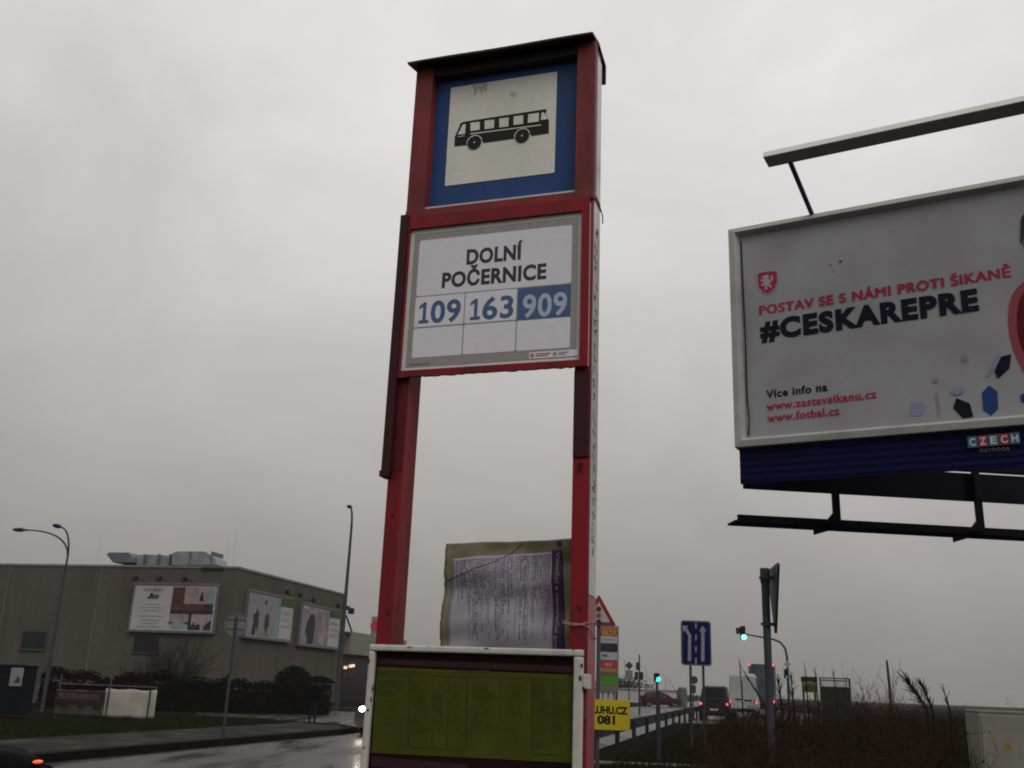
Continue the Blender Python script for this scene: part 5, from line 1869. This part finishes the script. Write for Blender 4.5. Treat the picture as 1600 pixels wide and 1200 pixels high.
# ------------------------------------------------------------------ vehicles
M_tyre = mat('tyre', (0.012, 0.012, 0.012), .8, .2)
M_rim = mat('rim', (0.16, 0.16, 0.165), .4, .2, metal=.5)
M_cglass = mat('car_glass', (0.006, 0.007, 0.009), .2, .2, spec=.12)
M_tail = mat('tail_light_lit', (0.5, 0.01, 0.02), .3, 0, emit=(1.0, 0.06, 0.08), estr=2.6)
M_tailoff = mat('tail_light_off', (0.18, 0.01, 0.015), .3, .1)
M_headl = mat('headlight_lit', (1, 1, 1), .2, 0, emit=(1.0, 0.86, 0.66), estr=40)
M_headoff = mat('headlight_off', (0.45, 0.46, 0.47), .15, .1)
M_ind = mat('orange_indicator_lit', (0.8, 0.2, 0.02), .3, 0, emit=(1.0, 0.13, 0.03), estr=0.6)
M_plate = mat('blank_plate', (0.5, 0.5, 0.48), .5, .1)
def vehicle(name, label, cat, loc, head, st, hw, paint, lit_rear=False, lit_front=False, tl=None, group=None, wheels=None, r=.32, box=False, rw=.80, hl=None):
    """st: stations (x, z_bottom, z_belt, z_top) from rear to front, local +x is forwards."""
    root = thing(name, label, cat, loc, head, group)
    q = MB()
    rings = []
    for (x, zb_, zl_, zt_) in st:
        cab = zt_ - zl_ > .25
        w_ = hw * (1 if not (x in (st[0][0], st[-1][0])) else .90)
        rwd = w_ * (rw if cab else .90)
        ring = [(-w_ * .90, zb_), (-w_, zb_ + .16), (-w_, zl_ - .10), (-w_ * .975, zl_), (-rwd, zt_ - .05), (-rwd * .86, zt_), (rwd * .86, zt_), (rwd, zt_ - .05), (w_ * .975, zl_), (w_, zl_ - .10), (w_, zb_ + .16), (w_ * .90, zb_)]
        k0 = len(q.v)
        q.v += [(x, y, z) for y, z in ring]
        rings.append([(x, y, z) for y, z in ring])
        if k0:
            for i in range(12):
                j = (i + 1) % 12
                q.f.append([k0 - 12 + i, k0 - 12 + j, k0 + j, k0 + i])
                q.mi.append(0)
    q.f.append(list(range(12)))
    q.f.append(list(range(len(q.v) - 1, len(q.v) - 13, -1)))
    q.mi += [0, 0]
    body = q.build('body', paint, root, bevel=.05, smooth=True)
    n_ = len(st)
    def lerp(a, b, t):
        return tuple(a[i] + (b[i] - a[i]) * t for i in range(3))
    # side glass
    for sgn, ia, ib in ((1, 8, 7), (-1, 3, 4)):
        for k_ in range(n_ - 1):
            a, b = st[k_], st[k_ + 1]
            ca_, cb_ = a[3] - a[2] > .3, b[3] - b[2] > .3
            if ca_ and cb_ and (b[0] - a[0]) > .3 and not box:
                A, B = rings[k_], rings[k_ + 1]
                p1 = lerp(lerp(A[ia], A[ib], .12), lerp(B[ia], B[ib], .12), .05)
                p2 = lerp(lerp(A[ia], A[ib], .12), lerp(B[ia], B[ib], .12), .95)
                p3 = lerp(lerp(A[ia], A[ib], .88), lerp(B[ia], B[ib], .88), .95)
                p4 = lerp(lerp(A[ia], A[ib], .88), lerp(B[ia], B[ib], .88), .05)
                g_ = MB()
                o_ = .012 * sgn
                g_.add([(p[0], p[1] + o_, p[2]) for p in (p1, p2, p3, p4)], [(0, 1, 2, 3)])
                g_.build('side_window', M_cglass, body)
    # front and rear glass: where the roof line climbs or falls steeply
    for k_ in range(n_ - 1):
        a, b = st[k_], st[k_ + 1]
        if abs(b[3] - a[3]) > .28:
            A, B = rings[k_], rings[k_ + 1]
            s = 1 if b[3] < a[3] else -1
            pts = []
            for t, wv in ((.10, .86), (.88, .86)):
                l_, r_ = lerp(A[5], B[5], t), lerp(A[6], B[6], t)
                pts += [(l_[0] + .02 * s, l_[1] * .98, l_[2] + .016), (r_[0] + .02 * s, r_[1] * .98, r_[2] + .016)]
            g_ = MB()
            g_.add(pts, [(0, 1, 3, 2)])
            g_.build('windscreen' if s > 0 else 'rear_window', M_cglass, body)
    wx = wheels or (st[0][0] + .75, st[-1][0] - .8)
    for x in wx:
        for s in (1, -1):
            wq = MB()
            wq.disc(x, r, r, s * (hw - .10) - .10, s * (hw - .10) + .105, 20)
            wo = MB()
            wo.ring(x, r, r * .62, r, s * (hw - .10) - .11, s * (hw - .10) + .112, 20)
            tyre = wo.build('wheel', M_tyre, root)
            MB().disc(x, r, r * .61, s * (hw - .10) - .09, s * (hw - .10) + .09, 18).build('rim', M_rim, tyre)
    xr_, xf = st[0][0], st[-1][0]
    tlz, tls, tly = tl or (st[0][2] - .12, .09, hw * .78)
    for s in (1, -1):
        MB().box(xr_ - .025, xr_ + .05, s * tly - tls, s * tly + tls, tlz - tls, tlz + tls).build('tail_light', M_tail if lit_rear else M_tailoff, root, bevel=.02)
        z_ = hl or (st[-1][2] - .12)
        hq = MB()
        hq.ell((xf - .01, s * hw * .68, z_), (.05, .105, .075), 12, 8)
        hq.build('headlight', M_headl if lit_front else M_headoff, root, smooth=True)
    MB().box(xr_ - .03, xr_ - .001, -.26, .26, st[0][1] + .25, st[0][1] + .36).build('number_plate', M_plate, root)
    MB().box(xf + .001, xf + .02, -.26, .26, st[-1][1] + .15, st[-1][1] + .26).build('number_plate', M_plate, root)
    MB().box(xr_ - .04, xr_ + .1, -hw * .9, hw * .9, st[0][1] - .02, st[0][1] + .2).build('bumper', M_black, root, bevel=.03)
    return root
HEAD = math.atan2(RD.y, RD.x)
hatch = [(-2.05, .30, .88, .98), (-1.95, .24, .92, 1.02), (-1.55, .22, .92, 1.42), (-.9, .20, .92, 1.49), (.1, .20, .91, 1.47), (.45, .20, .90, 1.38), (1.15, .20, .90, .96), (1.75, .22, .82, .88), (2.05, .30, .66, .72)]
van = [(-2.3, .35, 1.10, 1.24), (-2.22, .28, 1.12, 1.30), (-2.0, .25, 1.12, 2.02), (-1.0, .25, 1.12, 2.10), (.4, .25, 1.10, 2.08), (.9, .25, 1.08, 1.98), (1.55, .25, 1.06, 1.14), (2.1, .28, .98, 1.02), (2.35, .35, .75, .80)]
bigvan = [(-2.9, .50, 1.35, 2.80), (-2.82, .45, 1.35, 3.02), (-1.5, .45, 1.35, 3.06), (.6, .45, 1.35, 3.02), (1.3, .45, 1.30, 2.55), (2.0, .42, 1.28, 1.45), (2.6, .45, 1.12, 1.20), (2.85, .5, .85, .92)]
def car_at(px, Y):
    v = at(px, 1090, Y)
    return (v.x, v.y, 0.004)
vehicle('minivan', 'dark minivan driving away with two red tail lights lit', 'van', car_at(1118.5, 68), HEAD + R(-1), van, .90, mat('dark_green_paint', (0.016, 0.019, 0.017), .6, .1, spec=.15), True, tl=(1.0, .065, .82), rw=.84)
wv_ = vehicle('panel_van', 'white high roof van driving away beside the dark minivan', 'van', car_at(1163.5, 74), HEAD + R(-2), bigvan, .97, mat('dull_white_paint', (0.40, 0.415, 0.40), .5, .12, spec=.2), True, tl=(1.15, .07, .90), rw=.87, r=.36)
MB().box(-2.925, -2.905, -.012, .012, .75, 2.5).build('door_seam', M_black, wv_)
MB().box(-2.93, -2.905, -.6, -.1, 1.22, 1.32).build('plate_recess', M_black, wv_)
MB().box(-2.93, -2.905, .1, .5, 1.28, 1.36).build('door_handle', M_black, wv_)
lorry_x = car_at(1191, 88)
lo = thing('lorry', 'tall dark blue lorry with red top lamps ahead of the white van', 'lorry', lorry_x, HEAD + R(-2))
MB().box(0, 7.5, -1.08, 1.08, 1.0, 4.22).build('box_body', grime('lorry_blue', (0.035, 0.045, 0.085), (0.13, 0.14, 0.16), scale=.45, lo=.45, hi=.6, rough=.5, streak=(1, 1, .6)), lo, bevel=.03)
MB().box(7.7, 9.6, -1.05, 1.05, .6, 3.1).build('cab', mat('lorry_cab', (0.05, 0.06, 0.1), .4, .1), lo, bevel=.15)
MB().box(.1, 9.4, -.5, .5, .55, .99).build('chassis', M_black, lo)
for x in (1.2, 2.5, 8.3):
    for s in (1, -1):
        wo = MB().ring(x, .5, .3, .5, s * .9 - .14, s * .9 + .14, 20).build('wheel', M_tyre, lo)
        MB().disc(x, .5, .29, s * .9 - .1, s * .9 + .1, 16).build('rim', M_rim, wo)
for s in (1, -1):
    MB().box(-.03, -.001, s * .98 - .09, s * .98 + .09, 4.06, 4.20).build('top_lamp', M_tail, lo)
    MB().box(-.03, -.001, s * .9 - .1, s * .9 + .1, 1.05, 1.25).build('tail_light', M_tail, lo)
MB().box(-.02, -.001, -.01, .01, 1.1, 4.0).build('door_seam', M_black, lo)
MB().box(-.05, .05, -1.0, 1.0, .5, .75).build('bumper', M_black, lo)
vehicle('red_car', 'dark red hatchback crossing the far end of the road', 'car', car_at(1031, 118), R(8), [(x * 1.12, a, b, c * 1.05) for x, a, b, c in hatch], .86, mat('dark_red_paint', (0.050, 0.006, 0.012), .7, .1, spec=.08))
# oncoming car behind the timetable case: its right headlight shows at the edge
p = at(566, 1108, 31.5)
fdv = Vector((-RD.x, -RD.y, 0))
ftang = math.atan2(fdv.y, fdv.x) + R(-2)
fw = Vector((math.cos(ftang), math.sin(ftang), 0))
lf = Vector((-fw.y, fw.x, 0))
hwc = .86
ctr = Vector((p.x, p.y, 0)) - fw * 2.04 + lf * (hwc * .68)
vehicle('oncoming_car', 'oncoming car with its headlight lit half hidden by the timetable case', 'car', (ctr.x, ctr.y, .004), ftang, hatch, hwc, mat('grey_paint', (0.06, 0.06, 0.065), .35, .1, coat=.4), lit_front=True, hl=p.z)
# passing car whose nose shows bottom left, orange side lamp lit
nose = at(75, 1180, 10.0)
hn = HEAD + R(2)
fw = Vector((math.cos(hn), math.sin(hn), 0))
rt = Vector((fw.y, -fw.x, 0))
ctr = Vector((nose.x, nose.y, 0)) - fw * 1.95 - rt * .80
pc_ = vehicle('passing_car', 'black car nose at the lower left edge with an orange lamp lit', 'car', (ctr.x, ctr.y, .004), hn, hatch, .86, mat('black_paint', (0.008, 0.008, 0.009), .7, .1, spec=.03))
iv = at(59, 1191, 9.75)
li = Vector((iv.x, iv.y, iv.z)) - ctr
MB().ell((li.dot(fw), -(li.dot(rt)), iv.z), (.07, .03, .017), 10, 8).build('indicator', M_ind, pc_)

# ------------------------------------------------------------------ person with umbrella
p = at_z(487, 1131, .008)
pe_ = thing('person', 'person in dark jacket and jeans with a rucksack walking under an umbrella', 'person', (p.x, p.y, .008), R(100))
# local +x is the walking direction
J = [((0, 0, .92), .135), ((0, 0, 1.10), .135), ((0.02, 0, 1.30), .155), ((.03, 0, 1.43), .085), ((.04, 0, 1.50), .055), ((.05, 0, 1.58), .085), ((.06, 0, 1.66), .09),
     ((0, .09, .86), .10), ((.10, .10, .48), .068), ((.06, .10, .10), .045), ((.20, .10, .04), .035),
     ((0, -.09, .86), .10), ((-.06, -.10, .48), .068), ((-.22, -.10, .12), .045), ((-.09, -.10, .04), .035),
     ((.02, .19, 1.36), .065), ((-.02, .25, 1.10), .05), ((.08, .25, .88), .036), ((.11, .25, .83), .03),
     ((.02, -.19, 1.36), .065), ((.05, -.25, 1.12), .05), ((.22, -.20, 1.24), .036), ((.26, -.19, 1.28), .03)]
E_ = [(0, 1), (1, 2), (2, 3), (3, 4), (4, 5), (5, 6), (0, 7), (7, 8), (8, 9), (9, 10), (0, 11), (11, 12), (12, 13), (13, 14), (2, 15), (15, 16), (16, 17), (17, 18), (2, 19), (19, 20), (20, 21), (21, 22)]
# fingers and thumbs
for hi, wr, sg_ in ((18, 17, 1), (22, 21, -1)):
    h = Vector(J[hi][0])
    d = (h - Vector(J[wr][0])).normalized()
    sd2 = d.cross(Vector((0, 1, 0))).normalized()
    for k_, ln_ in enumerate((.060, .068, .064, .050)):
        b = h + sd2 * (.012 * (k_ - 1.5)) + d * .02
        J.append((tuple(b + d * ln_ * .5), .009))
        J.append((tuple(b + d * ln_ * .8 + Vector((0, -.018 * sg_, 0))), .008))
        E_ += [(hi, len(J) - 2), (len(J) - 2, len(J) - 1)]
    J.append((tuple(h - sd2 * .03 + d * .015), .010))
    J.append((tuple(h - sd2 * .04 + d * .04), .009))
    E_ += [(hi, len(J) - 2), (len(J) - 2, len(J) - 1)]
me = bpy.data.meshes.new('body')
me.from_pydata([j[0] for j in J], E_, [])
bo_ = bpy.data.objects.new('body', me)
col.objects.link(bo_)
bo_.parent = pe_
sk = bo_.modifiers.new('skin', 'SKIN')
for i, j in enumerate(J):
    sv = me.skin_vertices[0].data[i]
    sv.radius = (j[1], j[1])
    sv.use_root = (i == 0)
su = bo_.modifiers.new('sub', 'SUBSURF')
su.levels = su.render_levels = 1
# one continuous skin, coloured by height: boots, jeans, jacket, skin
pm_ = bpy.data.materials.new('person_clothes_and_skin')
pm_.use_nodes = True
n = pm_.node_tree
b = n.nodes['Principled BSDF']
b.inputs['Roughness'].default_value = .9
b.inputs['Specular IOR Level'].default_value = .03
t = n.nodes.new('ShaderNodeTexCoord')
s = n.nodes.new('ShaderNodeSeparateXYZ')
n.links.new(t.outputs['Object'], s.inputs[0])
mr_ = n.nodes.new('ShaderNodeMath')
mr_.operation = 'DIVIDE'
mr_.inputs[1].default_value = 1.8
n.links.new(s.outputs[2], mr_.inputs[0])
r = n.nodes.new('ShaderNodeValToRGB')
r.color_ramp.interpolation = 'CONSTANT'
r.color_ramp.elements[0].color = (.012, .010, .010, 1)
r.color_ramp.elements[1].position = .065
r.color_ramp.elements[1].color = (.016, .017, .022, 1)
for pp, c in ((.49, (.009, .007, .009)), (.815, (.25, .14, .10))):
    e_ = r.color_ramp.elements.new(pp)
    e_.color = (*c, 1)
n.links.new(mr_.outputs[0], r.inputs[0])
n.links.new(r.outputs[0], b.inputs['Base Color'])
me.materials.append(pm_)
pe_.scale = (.92, .92, .92)
q = MB()
q.ell((.045, 0, 1.655), (.108, .098, .115), 14, 10)
q.v = [(x - (.025 if z < 1.64 and x > .05 else 0), y, z) for x, y, z in q.v]
q.build('hair', mat('dark_hair', (0.012, 0.009, 0.008), .7, .2), pe_, smooth=True)
q = MB()
q.ell((.148, 0, 1.61), (.02, .012, .022), 8, 6)
q.ell((.138, .032, 1.635), (.012, .014, .008), 8, 6)
q.ell((.138, -.032, 1.635), (.012, .014, .008), 8, 6)
q.build('face', mat('face_skin', (0.25, 0.14, 0.10), .6, .1), pe_, smooth=True)
q = MB().box(-.30, -.12, -.16, .16, 1.0, 1.40)
q.build('rucksack', mat('rucksack', (0.004, 0.004, 0.005), .9, .2, spec=0), pe_, bevel=.06)
MB().box(-.33, -.301, -.11, .11, 1.05, 1.22).build('rucksack', mat('rucksack', (0.004, 0.004, 0.005), .9, .2, spec=0), pe_, bevel=.02)
# umbrella held in the right hand
hd_ = Vector(J[22][0]) * .92
cosr, sinr = math.cos(R(100)), math.sin(R(100))
um = thing('umbrella', 'dark open umbrella held by the walking person', 'umbrella', (p.x + cosr * hd_.x - sinr * hd_.y, p.y + sinr * hd_.x + cosr * hd_.y, .008 + hd_.z), R(100))
tilt = Vector((-.10, -.06, 1)).normalized()
M_um = mat('umbrella_cloth', (0.005, 0.007, 0.006), .9, .2, spec=0.0)
MB().tube([Vector((0, 0, -.10)), tilt * .52], .010, 8).build('shaft', M_steeldk, um)
MB().tube([Vector((0, 0, -.10)), Vector((.01, 0, -.16)), Vector((.04, 0, -.18)), Vector((.06, 0, -.15))], .014, 8).build('handle', M_black, um)
q = MB()
qt = tilt.to_track_quat('Z', 'Y')
nr, ns = 6, 16
for i in range(nr + 1):
    t = i / nr
    for k_ in range(ns):
        a = 6.283 * k_ / ns
        rr = .58 * t * (1 if k_ % 2 == 0 else 1 - .05 * t)
        v = qt @ Vector((rr * math.cos(a), rr * math.sin(a), .52 - .19 * t ** 2.0))
        q.v.append(tuple(v))
for i in range(nr):
    for k_ in range(ns):
        k2_ = (k_ + 1) % ns
        q.f.append([i * ns + k_, (i + 1) * ns + k_, (i + 1) * ns + k2_, i * ns + k2_])
        q.mi.append(0)
o = q.build('canopy', M_um, um, smooth=True)
s2 = o.modifiers.new('solid', 'SOLIDIFY')
s2.thickness = .004
q = MB()
for k_ in range(8):
    a = 6.283 * k_ / 8
    q.tube([qt @ Vector((0, 0, .27)), qt @ Vector((.28 * math.cos(a), .28 * math.sin(a), .46))], .004, 4)
q.build('stretcher', M_steeldk, um)
MB().tube([tilt * .52, tilt * .58], [.012, .004], 8).build('tip', M_black, um)

# ------------------------------------------------------------------ drizzle haze over the whole place
hz = MB().box(-720, 720, -75, 920, -1, 13.5)
hm_ = bpy.data.materials.new('drizzle_haze')
hm_.use_nodes = True
hn_ = hm_.node_tree
hn_.nodes.clear()
ho_ = hn_.nodes.new('ShaderNodeOutputMaterial')
pv_ = hn_.nodes.new('ShaderNodeVolumePrincipled')
pv_.inputs['Color'].default_value = (0.86, 0.855, 0.85, 1)
pv_.inputs['Density'].default_value = 0.0004
hn_.links.new(pv_.outputs[0], ho_.inputs['Volume'])
tag(hz.build('haze', hm_), 'thin grey drizzle haze hanging over the road', 'haze', kind='stuff')
